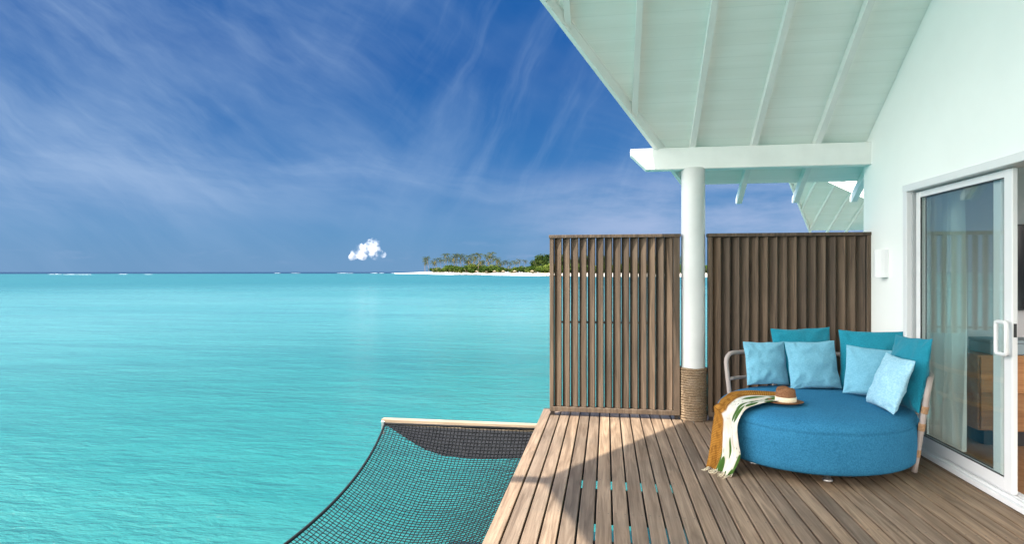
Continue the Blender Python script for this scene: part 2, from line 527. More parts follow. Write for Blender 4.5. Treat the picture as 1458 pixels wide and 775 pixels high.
M['steel'] = material('brushed_steel', lambda t, co, tcn: principled(t, (0.45, 0.44, 0.43), 0.3, 0.9))
M['felt'] = material('brown_felt', fabric_fn((0.16, 0.072, 0.034), (0.27, 0.135, 0.070), 260, 0.4, 14))
M['ribbon'] = material('cream_ribbon', weave_fn((0.66, 0.56, 0.38), (0.80, 0.72, 0.54), 500, 0.2))
M['throw'] = material('printed_throw', throw_fn)
M['net'] = material('black_net_cord', paint_fn((0.004, 0.005, 0.006), 0.85, 0.1, 30))
M['netband'] = material('charcoal_mesh_cloth', fabric_fn((0.010, 0.011, 0.013), (0.028, 0.029, 0.033), 120, 0.4))
M['water'] = material('lagoon_water', water_fn)
M['sand'] = material('coral_sand', sand_fn)
M['rock'] = material('dark_wet_rock', paint_fn((0.05, 0.045, 0.04), 0.8, 0.2, 1))
M['palm'] = material('palm_leaf', leaf_fn((0.022, 0.036, 0.012), (0.062, 0.074, 0.022), (0.16, 0.125, 0.045)))
M['shrub'] = material('shrub_leaf', leaf_fn((0.012, 0.028, 0.008), (0.045, 0.080, 0.016), (0.11, 0.14, 0.032)))
M['dark_leaf'] = material('dark_tree_leaf', leaf_fn((0.010, 0.022, 0.008), (0.025, 0.050, 0.014), (0.055, 0.080, 0.022)))
M['bark'] = material('grey_bark', bark_fn)
M['thatch'] = material('dry_thatch', paint_fn((0.30, 0.23, 0.15), 0.95, 0.2, 3))
M['foam'] = material('white_foam', paint_fn((0.48, 0.55, 0.57), 0.9, 0.2, 0.1))
def cloud_material():
    m = bpy.data.materials.new('cloud_vapour')
    m.use_nodes = True
    t = NT(m.node_tree)
    out = t.new('ShaderNodeOutputMaterial')
    co = t.new('ShaderNodeTexCoord').outputs['Object']
    n = t.noise(co, 0.022, 7, 0.66)
    v = t.new('ShaderNodeVolumePrincipled')
    v.inputs['Color'].default_value = (0.82, 0.82, 0.83, 1)
    v.inputs['Anisotropy'].default_value = -0.1
    t.put(v.inputs['Density'], t.math('MULTIPLY', t.smooth(n, 0.47, 0.74), 0.060))
    t.link(v.outputs[0], out.inputs['Volume'])
    return m


M['cloud'] = cloud_material()
M['paper'] = material('grey_linen_box', paint_fn((0.30, 0.36, 0.40), 0.7, 0.05))


# ------------------------------------------------------------------ mesh helpers
class MB:
    def __init__(self):
        self.bm = bmesh.new()
        self.tone = self.bm.faces.layers.float.new('tone')
        self.cur = 0.5

    def _mark(self, faces):
        for f in faces:
            f[self.tone] = self.cur

    def face(self, vs, smooth=False):
        f = self.bm.faces.new(vs)
        f.smooth = smooth
        f[self.tone] = self.cur
        return f

    def box(self, lo, hi, bevel=0.0, mat=None, seg=1):
        r = bmesh.ops.create_cube(self.bm, size=1.0)
        vs = r['verts']
        lo, hi = Vector(lo), Vector(hi)
        for v in vs:
            v.co = Vector([(lo[i] + hi[i]) / 2 + v.co[i] * (hi[i] - lo[i]) for i in range(3)])
        fs = set(f for v in vs for f in v.link_faces)
        if bevel:
            es = set(e for v in vs for e in v.link_edges)
            rb = bmesh.ops.bevel(self.bm, geom=list(es), offset=bevel, segments=seg, profile=0.5, affect='EDGES')
            nv = set(rb['verts'])
            fs = set(f for v in nv for f in v.link_faces)
            vs = list(nv)
        if mat is not None:
            for v in vs:
                v.co = mat @ v.co
        self._mark(fs)
        return vs

    def prism(self, pts, ext):
        """closed polygon pts (3D) pushed along ext"""
        ext = Vector(ext)
        a = [self.bm.verts.new(Vector(p)) for p in pts]
        b = [self.bm.verts.new(Vector(p) + ext) for p in pts]
        n = len(pts)
        self.face(a)
        self.face(b[::-1])
        for i in range(n):
            self.face((a[i], b[i], b[(i + 1) % n], a[(i + 1) % n]))

    def tube(self, pts, rad, n=10, closed=False, cap=True):
        pts = [Vector(p) for p in pts]
        k = len(pts)
        rads = rad if isinstance(rad, (list, tuple)) else [rad] * k
        rings = []
        up = None
        for i, p in enumerate(pts):
            if closed:
                d = pts[(i + 1) % k] - pts[i - 1]
            else:
                d = pts[min(i + 1, k - 1)] - pts[max(i - 1, 0)]
            d.normalize()
            if up is None:
                up = Vector((0, 0, 1)) if abs(d.z) < 0.9 else Vector((1, 0, 0))
            s = d.cross(up)
            s.normalize()
            up = s.cross(d)
            up.normalize()
            rings.append([self.bm.verts.new(p + (s * math.cos(2 * PI * j / n) + up * math.sin(2 * PI * j / n)) * rads[i]) for j in range(n)])
        for i in range(k if closed else k - 1):
            a, b = rings[i], rings[(i + 1) % k]
            for j in range(n):
                self.face((a[j], a[(j + 1) % n], b[(j + 1) % n], b[j]), True)
        if cap and not closed:
            self.face(rings[0][::-1])
            self.face(rings[-1])

    def lathe(self, prof, n=32, center=(0, 0, 0), fn=None, caps=(True, True)):
        c = Vector(center)
        rings = []
        for r, z in prof:
            ring = []
            for j in range(n):
                a = 2 * PI * j / n
                p = Vector((r * math.cos(a), r * math.sin(a), z))
                if fn:
                    p = fn(p, a)
                ring.append(self.bm.verts.new(c + p))
            rings.append(ring)
        for a, b in zip(rings, rings[1:]):
            for j in range(n):
                self.face((a[j], a[(j + 1) % n], b[(j + 1) % n], b[j]), True)
        if caps[0]:
            self.face(rings[0][::-1])
        if caps[1]:
            self.face(rings[-1])

    def grid(self, fn, nu, nv, smooth=True, uv=False):
        vs = [[self.bm.verts.new(Vector(fn(i / nu, j / nv))) for j in range(nv + 1)] for i in range(nu + 1)]
        ul = self.bm.loops.layers.uv.verify() if uv else None
        for i in range(nu):
            for j in range(nv):
                f = self.face((vs[i][j], vs[i + 1][j], vs[i + 1][j + 1], vs[i][j + 1]), smooth)
                if uv:
                    for lp, (a, b) in zip(f.loops, ((i, j), (i + 1, j), (i + 1, j + 1), (i, j + 1))):
                        lp[ul].uv = (a / nu, b / nv * uv)
        return vs

    def build(self, name, mat, parent=None, recalc=True, world=True):
        if recalc:
            bmesh.ops.recalc_face_normals(self.bm, faces=self.bm.faces[:])
        if parent is not None and world:
            off = parent_world(parent)
            for v in self.bm.verts:
                v.co -= off
        me = bpy.data.meshes.new(name)
        self.bm.to_mesh(me)
        self.bm.free()
        me.materials.append(mat)
        o = bpy.data.objects.new(name, me)
        COL.objects.link(o)
        if parent is not None:
            o.parent = parent
        return o


def parent_world(o):
    p = Vector((0, 0, 0))
    while o is not None:
        p += o.location
        o = o.parent
    return p


def tag(o, label=None, cat=None, group=None, kind=None):
    if label:
        o['label'] = label
    if cat:
        o['category'] = cat
    if group:
        o['group'] = group
    if kind:
        o['kind'] = kind
    return o


def empty(name, loc=(0, 0, 0), label=None, cat=None, group=None):
    o = bpy.data.objects.new(name, None)
    o.empty_display_size = 0.2
    COL.objects.link(o)
    o.location = loc
    return tag(o, label, cat, group)


def copy_tree(o, parent=None):
    c = o.copy()
    COL.objects.link(c)
    c.parent = parent
    for ch in list(o.children):
        copy_tree(ch, c)
    return c


# ------------------------------------------------------------------ water and sea
WZ = -1.6
mb = MB()
rings = [0, 5, 12, 25, 60, 140, 300, 700, 1500, 3500, 8000, 20000]
prev = None
for r in rings:
    if r == 0:
        prev = [mb.bm.verts.new((0, 0, WZ))]
        continue
    ring = [mb.bm.verts.new((r * math.cos(2 * PI * k / 64), r * math.sin(2 * PI * k / 64), WZ)) for k in range(64)]
    for k in range(64):
        if len(prev) == 1:
            mb.face((prev[0], ring[k], ring[(k + 1) % 64]))
        else:
            mb.face((prev[k], ring[k], ring[(k + 1) % 64], prev[(k + 1) % 64]))
    prev = ring
tag(mb.build('water', M['water']), kind='structure')

CA, SA = math.cos(YAW), math.sin(YAW)


def bearing(u, D, z=0.0):
    """a point D metres out on the compass bearing whose tangent from the view axis is u"""
    return Vector(((-SA + u * CA) * D, (CA + u * SA) * D, z))


# breaking surf far out on the reef edge
mb = MB()
rs = random.Random(5)
for (u0, u1, D, n) in ((-0.78, -0.70, 760, 3), (-0.40, -0.36, 1500, 2), (-0.30, -0.26, 1500, 2), (-0.24, -0.03, 1500, 14), (-0.66, -0.60, 800, 2), (-0.14, -0.10, 1100, 2)):
    for i in range(n):
        a = u0 + (u1 - u0) * (i + rs.random() * 0.7) / n
        ln = (u1 - u0) / n * rs.uniform(0.4, 1.1)
        d = D * rs.uniform(0.94, 1.06)
        hgt = rs.uniform(0.25, 0.6) * D / 1500 + 0.06
        K = 14
        lo, hi, bk = [], [], []
        for k in range(K + 1):
            s = k / K
            w = math.sin(PI * s) ** 0.6 * (0.6 + 0.6 * rs.random())
            dd = d + rs.uniform(-4, 4)
            lo.append(mb.bm.verts.new(bearing(a + ln * s, dd - 5 * w, WZ + 0.01)))
            hi.append(mb.bm.verts.new(bearing(a + ln * s, dd, WZ + 0.03 + hgt * w)))
            bk.append(mb.bm.verts.new(bearing(a + ln * s, dd + 7 * w + 0.5, WZ + 0.01)))
        for k in range(K):
            mb.face((lo[k], lo[k + 1], hi[k + 1], hi[k]), True)
            mb.face((hi[k], hi[k + 1], bk[k + 1], bk[k]), True)
tag(mb.build('surf', M['foam']), kind='stuff')

# ------------------------------------------------------------------ island
shore = [(-0.195, 1150), (-0.18, 1040), (-0.15, 860), (-0.10, 700), (-0.034, 580), (0.013, 510), (0.06, 445), (0.15, 400), (0.27, 370), (0.40, 355), (0.60, 350), (0.80, 350)]


def shore_d(u):
    for (a, da), (b, db) in zip(shore, shore[1:]):
        if a <= u <= b:
            return da + (db - da) * (u - a) / (b - a)
    return shore[-1][1]


mb = MB()
NU, prof = 90, [(-6, -0.5), (0, 0.02), (8, 0.55), (22, 1.35), (45, 2.3), (90, 2.9), (260, 3.0), (300, -0.6)]
cols_ = []
for i in range(NU + 1):
    u = -0.195 + (0.995) * i / NU
    d0 = shore_d(u) + 9 * mnoise.noise(Vector((u * 23, 0.3, 0)))
    taper = min(1.0, (u + 0.195) / 0.05)
    cols_.append([mb.bm.verts.new(bearing(u, d0 + dd * (0.25 + 0.75 * taper), WZ + (zz_ if zz_ < 0.1 else zz_ * (0.2 + 0.8 * taper)) + (0.12 * mnoise.noise(Vector((u * 60, dd * 0.1, 0))) if dd > 4 else 0))) for dd, zz_ in prof])
for a, b in zip(cols_, cols_[1:]):
    for j in range(len(prof) - 1):
        mb.face((a[j], b[j], b[j + 1], a[j + 1]), True)
tag(mb.build('beach', M['sand']), kind='structure')


def rock_shelf(name, u0, u1, off, h, label):
    rr = random.Random(int(u0 * 1000) + 5)
    mbr = MB()
    K = 26
    rows = []
    for k in range(K + 1):
        s = k / K
        u = u0 + (u1 - u0) * s
        d = shore_d(u) + off
        e = math.sin(PI * s) ** 0.5
        rows.append([mbr.bm.verts.new(bearing(u, d + dd * e, WZ + 0.005 + z_ * e * (0.6 + 0.8 * rr.random()))) for dd, z_ in ((-7, 0), (-4, h * 0.8), (0, h), (4, h * 0.7), (8, 0))])
    for a, b in zip(rows, rows[1:]):
        for j in range(4):
            mbr.face((a[j], b[j], b[j + 1], a[j + 1]))
    tag(mbr.build(name, M['rock']), label, 'rock')


rock_shelf('rock_shelf', -0.100, -0.030, -8, 0.55, 'long dark rock shelf at the waterline below the palms')
rock_shelf('rock_shelf', -0.168, -0.135, -10, 0.6, 'low dark rock shelf off the left sandy tip of the island')
rock_shelf('rock_shelf', 0.045, 0.100, -8, 0.6, 'dark rock shelf at the waterline beside the wooden screen')


def ground_z(u, D):
    dd = D - shore_d(u)
    for (a, za), (b, zb) in zip(prof, prof[1:]):
        if a <= dd <= b:
            return WZ + za + (zb - za) * (dd - a) / (b - a)
    return WZ + 2.8


def make_palm(seed, h, lean):
    rr = random.Random(seed)
    root = empty('palm_tree')
    t = MB()
    pts, rad = [], []
    la = rr.uniform(0, 2 * PI)
    for k in range(9):
        s = k / 8
        off = lean * s * s
        pts.append((math.cos(la) * off, math.sin(la) * off, h * s))
        rad.append(0.20 - 0.09 * s)
    t.tube(pts, rad, 7)
    t.build('trunk', M['bark'], root)
    top = Vector(pts[-1])
    c = MB()
    NF = rr.randint(20, 26)
    for f in range(NF):
        az = 2 * PI * f / NF + rr.uniform(-0.25, 0.25)
        el = rr.uniform(-0.5, 1.15)
        L = rr.uniform(4.2, 5.6)
        c.cur = rr.random() * (0.6 if el > 0 else 1.0)
        d = Vector((math.cos(az), math.sin(az), 0))
        sd = Vector((-math.sin(az), math.cos(az), 0))
        p = top.copy()
        ang = el
        spine = [p.copy()]
        SEG = 9
        for k in range(SEG):
            p = p + (d * math.cos(ang) + Vector((0, 0, 1)) * math.sin(ang)) * (L / SEG)
            ang -= rr.uniform(0.13, 0.22)
            spine.append(p.copy())
        for k in range(1, SEG):
            s = k / SEG
            lw = 0.85 * math.sin(PI * min(1, s * 0.85 + 0.12)) + 0.1
            a, b = spine[k], spine[k + 1]
            for sg in (-1, 1):
                for q in range(2):
                    base = a.lerp(b, q * 0.5)
                    tip = base + sd * sg * lw * 0.8 + (b - a) * 0.9 - Vector((0, 0, lw * rr.uniform(0.3, 0.75)))
                    w = (b - a) * 0.34
                    c.face((c.bm.verts.new(base), c.bm.verts.new(base + w), c.bm.verts.new(tip)))
    c.build('crown', M['palm'], root, recalc=False)
    return root


def place(root, u, D, rz, sc, label, group):
    root.location = bearing(u, D, ground_z(u, D) - 0.1)
    root.rotation_euler = (0, 0, rz)
    root.scale = (sc, sc, sc)
    tag(root, label, 'palm tree', group)


protos = [make_palm(s, h, l) for s, h, l in ((1, 13.0, 1.2), (2, 15.0, 2.2), (3, 11.0, 0.8), (4, 14.0, 1.6))]
palm_us = [-0.1452, -0.138, -0.131, -0.124, -0.117, -0.109, -0.104, -0.096, -0.090, -0.084, -0.079, -0.073, -0.068, -0.064, -0.060, -0.056,
           -0.050, -0.045, -0.039, -0.033, -0.030, -0.026, -0.019, -0.014, -0.008, -0.002, 0.005, 0.013, 0.020, 0.041, 0.05,
           0.075, 0.092, 0.113, 0.130, 0.152, 0.171, 0.19, 0.22, 0.245, 0.262, 0.29]
palm_us += [-0.143, -0.1265, -0.1135, -0.1005, -0.0935, -0.087, -0.0765, -0.0705, -0.062, -0.0535, -0.0475, -0.0365, -0.0225, -0.0165, -0.005, 0.009, 0.0165]
rp = random.Random(11)
for i, u in enumerate(palm_us):
    D = shore_d(u) + rp.uniform(40, 95)
    if i < 4:
        D = shore_d(u) + 26 + 8 * (i % 2)
    p = protos[i] if i < 4 else copy_tree(protos[rp.randrange(4)])
    want = 26.5 if -0.11 < u < -0.02 else (23.5 if u <= -0.11 else 19)
    if i >= 42:
        want *= 0.74          # younger, lower palms between the tall ones
    Hm = want * rp.uniform(0.82, 1.0) * D / 860
    base_h = 15.0
    sc = Hm / base_h
    if u < -0.115:
        lb, g = 'slender coconut palm standing apart at the left end of the island grove', 'palms at the left end of the island'
    elif u < -0.02:
        lb, g = 'tall coconut palm in the dense middle of the island grove', 'palms in the middle of the island'
    elif u < 0.056:
        lb, g = 'shorter coconut palm among bushes right of the island grove', 'palms on the right of the island'
    else:
        lb, g = 'coconut palm on the island seen behind the wooden screens', 'palms behind the wooden screens'
    place(p, u, D, rp.uniform(0, 6.28), sc, lb, g)


def leaf_cloud(mbx, rr, center, radii, n, size, lob=6):
    """leaf-sized faces clumped round several centres inside an ellipsoid"""
    clumps = []
    for _ in range(lob):
        while True:
            v = Vector((rr.uniform(-1, 1), rr.uniform(-1, 1), rr.uniform(-0.7, 1)))
            if v.length < 1:
                break
        clumps.append((Vector((v.x * radii[0] * 0.75, v.y * radii[1] * 0.75, v.z * radii[2] * 0.75)), rr.uniform(0.35, 0.6), rr.uniform(0.1, 0.9)))
    for k in range(n):
        cc, cr, tn = clumps[rr.randrange(lob)]
        v = Vector((rr.gauss(0, 1), rr.gauss(0, 1), rr.gauss(0, 1)))
        v.normalize()
        v *= rr.uniform(0.6, 1.05)
        p = Vector(center) + cc + Vector((v.x * radii[0] * cr, v.y * radii[1] * cr, v.z * radii[2] * cr))
        if p.z < 0.05:
            p.z = 0.05 + rr.random() * 0.3
        nrm = (v + Vector((rr.uniform(-.7, .7), rr.uniform(-.7, .7), rr.uniform(-.2, .9)))).normalized()
        a = nrm.orthogonal().normalized()
        b = nrm.cross(a)
        th = rr.uniform(0, 6.28)
        a, b = a * math.cos(th) + b * math.sin(th), b * math.cos(th) - a * math.sin(th)
        s = size * rr.uniform(0.6, 1.3)
        mbx.cur = min(1, max(0, tn + rr.uniform(-0.25, 0.25)))
        mbx.face([mbx.bm.verts.new(p + q) for q in (a * s, b * s * 0.5, -a * s, -b * s * 0.5)])


def make_bush(seed):
    rr = random.Random(seed)
    root = empty('shrub')
    m = MB()
    leaf_cloud(m, rr, (0, 0, 1.9), (3.6, 3.0, 2.2), 420, 0.5, 8)
    m.build('foliage', M['shrub'], root, recalc=False)
    m = MB()
    for _ in range(4):
        a = rr.uniform(0, 6.28)
        m.tube([(0, 0, 0), (math.cos(a) * 0.5, math.sin(a) * 0.5, 1.0), (math.cos(a) * 1.4, math.sin(a) * 1.4, 2.2)], [0.12, 0.09, 0.05], 5)
    m.build('stem', M['bark'], root)
    return root


bushes = [make_bush(s) for s in (21, 22, 23)]
bush_us = []
u = -0.128
while u < 0.33:
    bush_us.append(u)
    u += rp.uniform(0.003, 0.0065)
for i, u in enumerate(bush_us):
    D = shore_d(u) + rp.uniform(34, 70)
    b = bushes[i] if i < 3 else copy_tree(bushes[rp.randrange(3)])
    b.location = bearing(u, D, ground_z(u, D) - 0.2)
    b.rotation_euler = (0, 0, rp.uniform(0, 6.28))
    hpx = (7.0 if u < -0.108 else 11.5 if u < -0.02 else 9.5 if u < 0.03 else 12.5) * rp.uniform(0.7, 1.15)
    sc = hpx * D / 860 / 4.2
    b.scale = (sc * 1.25, sc * 1.25, sc)
    if u < -0.02:
        tag(b, 'low green shrub under the tall palms of the island', 'shrub', 'shrubs under the island palms')
    elif u < 0.056:
        tag(b, 'bright green shrub on the open beach right of the palms', 'shrub', 'shrubs right of the island palms')
    else:
        tag(b, 'green island shrub glimpsed through the gaps of the wooden screens', 'shrub', 'shrubs behind the wooden screens')


def make_tree(seed, h, w):
    rr = random.Random(seed)
    root = empty('broadleaf_tree')
    m = MB()
    leaf_cloud(m, rr, (0, 0, h * 0.60), (w, w * 0.8, h * 0.42), 1500, 0.65, 14)
    m.build('crown', M['dark_leaf'], root, recalc=False)
    m = MB()
    m.tube([(0, 0, 0), (0.1, 0, h * 0.3), (0.2, 0.1, h * 0.6)], [0.5, 0.4, 0.2], 8)
    for k in range(5):
        a = k * 1.3
        m.tube([(0.1, 0, h * 0.3), (math.cos(a) * w * 0.3, math.sin(a) * w * 0.3, h * 0.5), (math.cos(a) * w * 0.6, math.sin(a) * w * 0.6, h * 0.7)], [0.25, 0.16, 0.06], 6)
    m.build('trunk', M['bark'], root)
    return root


tproto = make_tree(31, 11.0, 6.0)
tree_spots = [(0.054, 75, 1.45, 'big dark round tree rising at the left edge of the wooden screen'),
              (0.040, 95, 1.05, 'dark tree just left of the big round tree on the island'),
              (0.085, 80, 1.35, None), (0.12, 85, 1.25, None), (0.155, 80, 1.2, None), (0.20, 80, 1.15, None), (0.25, 80, 1.2, None), (0.29, 80, 1.2, None)]
for i, (u, off, sc, lb) in enumerate(tree_spots):
    t = tproto if i == 0 else copy_tree(tproto)
    D = shore_d(u) + off
    t.location = bearing(u, D, ground_z(u, D) - 0.2)
    t.rotation_euler = (0, 0, i * 1.1)
    t.scale = (sc, sc, sc)
    tag(t, lb or 'dark island tree seen only through the gaps of the wooden screens', 'tree', None if lb else 'trees behind the wooden screens')

# thatched beach shelters
pr = empty('beach_umbrella')
m = MB()
m.lathe([(2.0, 2.0), (1.2, 2.55), (0.5, 3.1), (0.08, 3.5)], 14, caps=(True, True))
m.build('canopy', M['thatch'], pr)
m = MB()
m.tube([(0, 0, 0), (0, 0, 2.5)], 0.09, 8)
m.build('pole', M['bark'], pr)
for i, u in enumerate((-0.0895, -0.0585, -0.0415, -0.029, -0.0145, 0.0045, 0.0335)):
    o = pr if i == 0 else copy_tree(pr)
    D = shore_d(u) + 26
    o.location = bearing(u, D, ground_z(u, D) - 0.05)
    o.scale = (1.15, 1.15, 0.95)
    tag(o, 'small thatched umbrella on the white beach in front of the greenery', 'umbrella', 'thatched umbrellas on the island beach')

# small cumulus cloud over the sea: a lumpy hull filled with scattering vapour
mb = MB()
rc = random.Random(4)
DC = 3000.0
k_ = DC / 860


def puffball(center, r, seed):
    rr = bmesh.ops.create_icosphere(mb.bm, subdivisions=4, radius=r)
    for v in rr['verts']:
        n = mnoise.fractal(v.co * (1.8 / r) + Vector((seed, seed * 2.1, 0)), 0.9, 2.0, 4)
        v.co = v.co * (1 + 0.25 * n) + center


for (x_, y_, r_) in ((501, 366, 5.5), (507, 360, 8.0), (514, 355, 9.5), (522, 350, 10.0), (530, 347, 9.5), (534, 355, 9.0), (541, 360, 6.5), (526, 359, 9.5), (516, 363, 7.5), (533, 364, 6.5), (546, 363, 4.5), (537, 345, 5.5)):
    puffball(bearing((x_ - 729) / 860, DC + rc.uniform(-25, 25), 1.53 + (387 - y_) * k_), r_ * k_ * 0.95, rc.uniform(0, 50))
cl_ob = mb.build('cumulus_cloud', M['cloud'], recalc=False)
tag(cl_ob, 'small bright white cumulus cloud low over the sea', 'cloud')
rm = cl_ob.modifiers.new('union', 'REMESH')
rm.mode = 'VOXEL'
rm.voxel_size = 4.0

# ------------------------------------------------------------------ deck
DX0, DY1 = -0.69, 6.72
mb = MB()
rd = random.Random(3)
PITCH, GAP, TH = 0.1053, 0.0125, 0.030
mb.cur = 0.8
mb.box((DX0, -7.0, -TH), (-0.594 - GAP / 2, DY1, 0.0), 0.003)
x = -0.594
k = 0
while x < 2.72:
    mb.cur = rd.random()
    x1 = min(x + PITCH, 2.74)
    mb.box((x + GAP / 2, -7.0, -TH), (x1 - GAP / 2, DY1, rd.uniform(-0.0012, 0.0012)), 0.003)
    x += PITCH
    k += 1
deck = tag(mb.build('deck', M['deck']), kind='structure')
mb = MB()
for a, b in ((-7.0, -0.2), (0.3, 1.6), (2.1, 3.56), (3.87, 4.41), (4.67, 6.715)):
    mb.box((-0.62, a, -0.075), (2.72, b, -0.04), 0.004)
for a, b in ((1.55, 2.15), (3.5, 3.9), (4.38, 4.70)):
    mb.box((-0.62, a, -0.115), (-0.235, b, -0.077), 0.004)
    mb.box((0.52, a, -0.115), (2.72, b, -0.077), 0.004)
mb.box((-0.67, -7.0, -0.30), (-0.63, 6.70, -0.034), 0.004)
mb.box((-0.69, 6.722, -0.30), (2.72, 6.76, 0.0), 0.004)
mb.build('subframe', M['under'], deck)
for sx in (-0.4, 2.4):
    for sy in (-5.0, -1.0, 2.9, 5.6):
        m = MB()
        m.tube([(sx, sy, -4.0), (sx, sy, -0.08)], 0.16, 16)
        m.build('pile', M['under'], deck)

# ------------------------------------------------------------------ villa (own roof, wall, doors)
SL = 0.717
Y_B, RIDGE_Y = 6.42, 2.05
ZB = 2.925                                  # underside of the boards above the beam
TX = -2.76                                  # prow tip
EX, EY = 0.912, 7.00                        # eave corner


def zs(y):
    return ZB + SL * (6.42 - y) if y >= RIDGE_Y else ZB + SL * (6.42 - (2 * RIDGE_Y - y))


XR = 7.4
villa = empty('villa', (0, 0, 0), 'white villa with planked eaves and sliding glass door beside the deck', 'villa')
def build_roof(root, ry, tx):
    """planked prow gable with its ridge at ry and prow tip at tx; the far eave corner is always (EX, EY)"""
    ez = ZB + SL * (6.42 - EY)
    rz = ZB + SL * (6.42 - ry)
    n0 = Vector((0, SL, 1)).normalized()
    for s in (1, -1):
        def my(y):
            return y if s > 0 else 2 * ry - y

        def zz(y):
            return ZB + SL * (6.42 - y)

        def prow_y(x):
            return ry + (EY - ry) * (x - tx) / (EX - tx)
        nn = Vector((0, s * n0.y, n0.z))
        poly = [(tx, ry, rz), (EX, my(EY), ez), (XR, my(EY), ez), (XR, ry, rz)]
        m = MB()
        m.prism(poly, nn * 0.035)
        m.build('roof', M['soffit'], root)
        m = MB()
        m.prism([Vector(p) + nn * 0.036 for p in poly], nn * 0.06)
        m.build('roof_covering', M['shingle'], root)
        # barge board along the prow edge
        m = MB()
        a = Vector((tx, ry, rz))
        b = Vector((EX, my(EY), ez))
        dr = b - a
        hd = Vector((dr.y, -dr.x, 0)).normalized()
        if hd.x < 0:
            hd = -hd
        inn = hd * 0.045
        m.prism([a - inn * 0.3, a - inn * 0.3 + Vector((0, 0, 0.11)), a + inn + Vector((0, 0, 0.11)), a + inn], dr + dr.normalized() * 0.10)
        lo, hi = Vector((0, 0, -0.115)), Vector((0, 0, -0.004))
        m.prism([a + hd * 0.002 + lo, a + hd * 0.002 + hi, a + inn + hi, a + inn + lo], dr)
        m.build('barge_board', M['white'], root)
        for i in range(-5, 12):
            xr = 0.277 + 0.605 * i
            if xr < tx + 0.2 or xr > XR - 0.1:
                continue
            ya, yb = ry + 0.03, (prow_y(xr) - 0.05 if xr < EX + 0.02 else EY + 0.20)
            hw, dep, g = 0.027, 0.105, 0.004
            m = MB()
            m.prism([(xr - hw, my(ya), zz(ya) - g), (xr - hw, my(yb), zz(yb) - g),
                     (xr - hw, my(yb), zz(yb) - dep * (0.55 if xr > EX else 0.9)), (xr - hw, my(yb - 0.06), zz(yb - 0.06) - dep),
                     (xr - hw, my(ya), zz(ya) - dep)], (2 * hw, 0, 0))
            m.build('rafter', M['white'], root)
    m = MB()
    m.box((tx - 0.22, ry - 0.04, rz - 0.22), (XR - 0.05, ry + 0.04, rz - 0.06), 0.006)
    m.build('ridge_beam', M['white'], root)


build_roof(villa, RIDGE_Y, TX)

# beam and column
WX = 2.58
m = MB()
m.prism([(0.252, Y_B, 2.815), (0.252, Y_B, 2.755), (0.415, Y_B, 2.592), (WX + 0.02, Y_B, 2.592), (WX + 0.02, Y_B, 2.815)], (0, 0.13, 0))
bmesh.ops.bevel(m.bm, geom=m.bm.edges[:], offset=0.006, segments=1, affect='EDGES')
m.build('beam', M['white'], villa)
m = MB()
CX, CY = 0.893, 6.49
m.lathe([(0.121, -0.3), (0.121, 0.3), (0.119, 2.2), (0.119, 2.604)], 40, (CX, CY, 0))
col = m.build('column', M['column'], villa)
m = MB()
rr_ = random.Random(8)
zc = 0.014
while zc < 0.55:
    r0 = 0.128 + rr_.uniform(-0.0015, 0.002)
    m.tube([(CX + r0 * math.cos(2 * PI * j / 40), CY + r0 * math.sin(2 * PI * j / 40), zc + 0.002 * math.sin(j * 0.7 + zc * 40)) for j in range(40)], 0.0135, 8, closed=True)
    zc += 0.0258
m.build('rope_wrap', M['rope'], col)

# front wall with the door opening
OP0, OP1, OPZ = 2.2, 5.745, 2.275
WT = 0.15
m = MB()
WEND = 6.60


def wall_piece(y0, y1, z0):
    top = []
    ys = [y1] + ([RIDGE_Y] if y0 < RIDGE_Y < y1 else []) + [y0]
    for y in ys:
        top.append((WX, y, zs(y) - 0.003))
    m.prism([(WX, y0, z0), (WX, y1, z0)] + top, (WT, 0, 0))


wall_piece(OP1, WEND, -0.2)
wall_piece(OP0 + 0.0005, OP1 - 0.0005, OPZ)
wall_piece(-2.4, OP0, -0.2)
m.build('wall', M['plaster'], villa)
m = MB()
BX = 5.75
m.prism([(WX + WT + 0.001, WEND - 0.15, -0.2), (BX, WEND - 0.15, -0.2), (BX, WEND - 0.15, 2.62), (WX + WT + 0.001, WEND - 0.15, 2.62)], (0, 0.15, 0))
m.build('wall', M['plaster'], villa)
m = MB()   # unseen garden side and near end, given large openings to brighten the room
m.box((BX, -2.4, -0.2), (BX + 0.12, WEND, 0.10))
m.box((BX, -2.4, 2.45), (BX + 0.12, WEND, 2.62))
for yq in (-2.4, 0.4, 3.2, 5.6):
    m.box((BX + 0.001, yq, 0.101), (BX + 0.119, yq + (0.12 if yq < 5 else WEND - 5.6), 2.449))
m.box((WX + WT + 0.001, -2.4, -0.2), (BX - 0.001, -2.28, 0.10))
m.box((WX + WT + 0.001, -2.4, 2.45), (BX - 0.001, -2.28, 2.62))
m.build('wall', M['plaster'], villa)
m = MB()   # interior lining and ceiling
m.box((WX + WT + 0.004, WEND - 0.17, 0.01), (BX - 0.004, WEND - 0.153, 2.6))
m.box((WX + WT + 0.004, OP1 + 0.12, 0.01), (WX + WT + 0.02, WEND - 0.18, 2.6))
m.build('interior_wall', M['room'], villa)
m = MB()
m.box((WX + WT + 0.002, -2.24, 2.622), (BX - 0.002, WEND - 0.152, 2.66))
m.build('ceiling', M['white'], villa)
m = MB()
rf = random.Random(2)
yy = -2.2
while yy < WEND - 0.2:
    m.cur = rf.random()
    m.box((WX + 0.16, yy, -0.05), (BX - 0.002, min(yy + 0.14, WEND - 0.18) - 0.002, 0.0), 0.001)
    yy += 0.14
m.build('floor', M['floor'], villa)

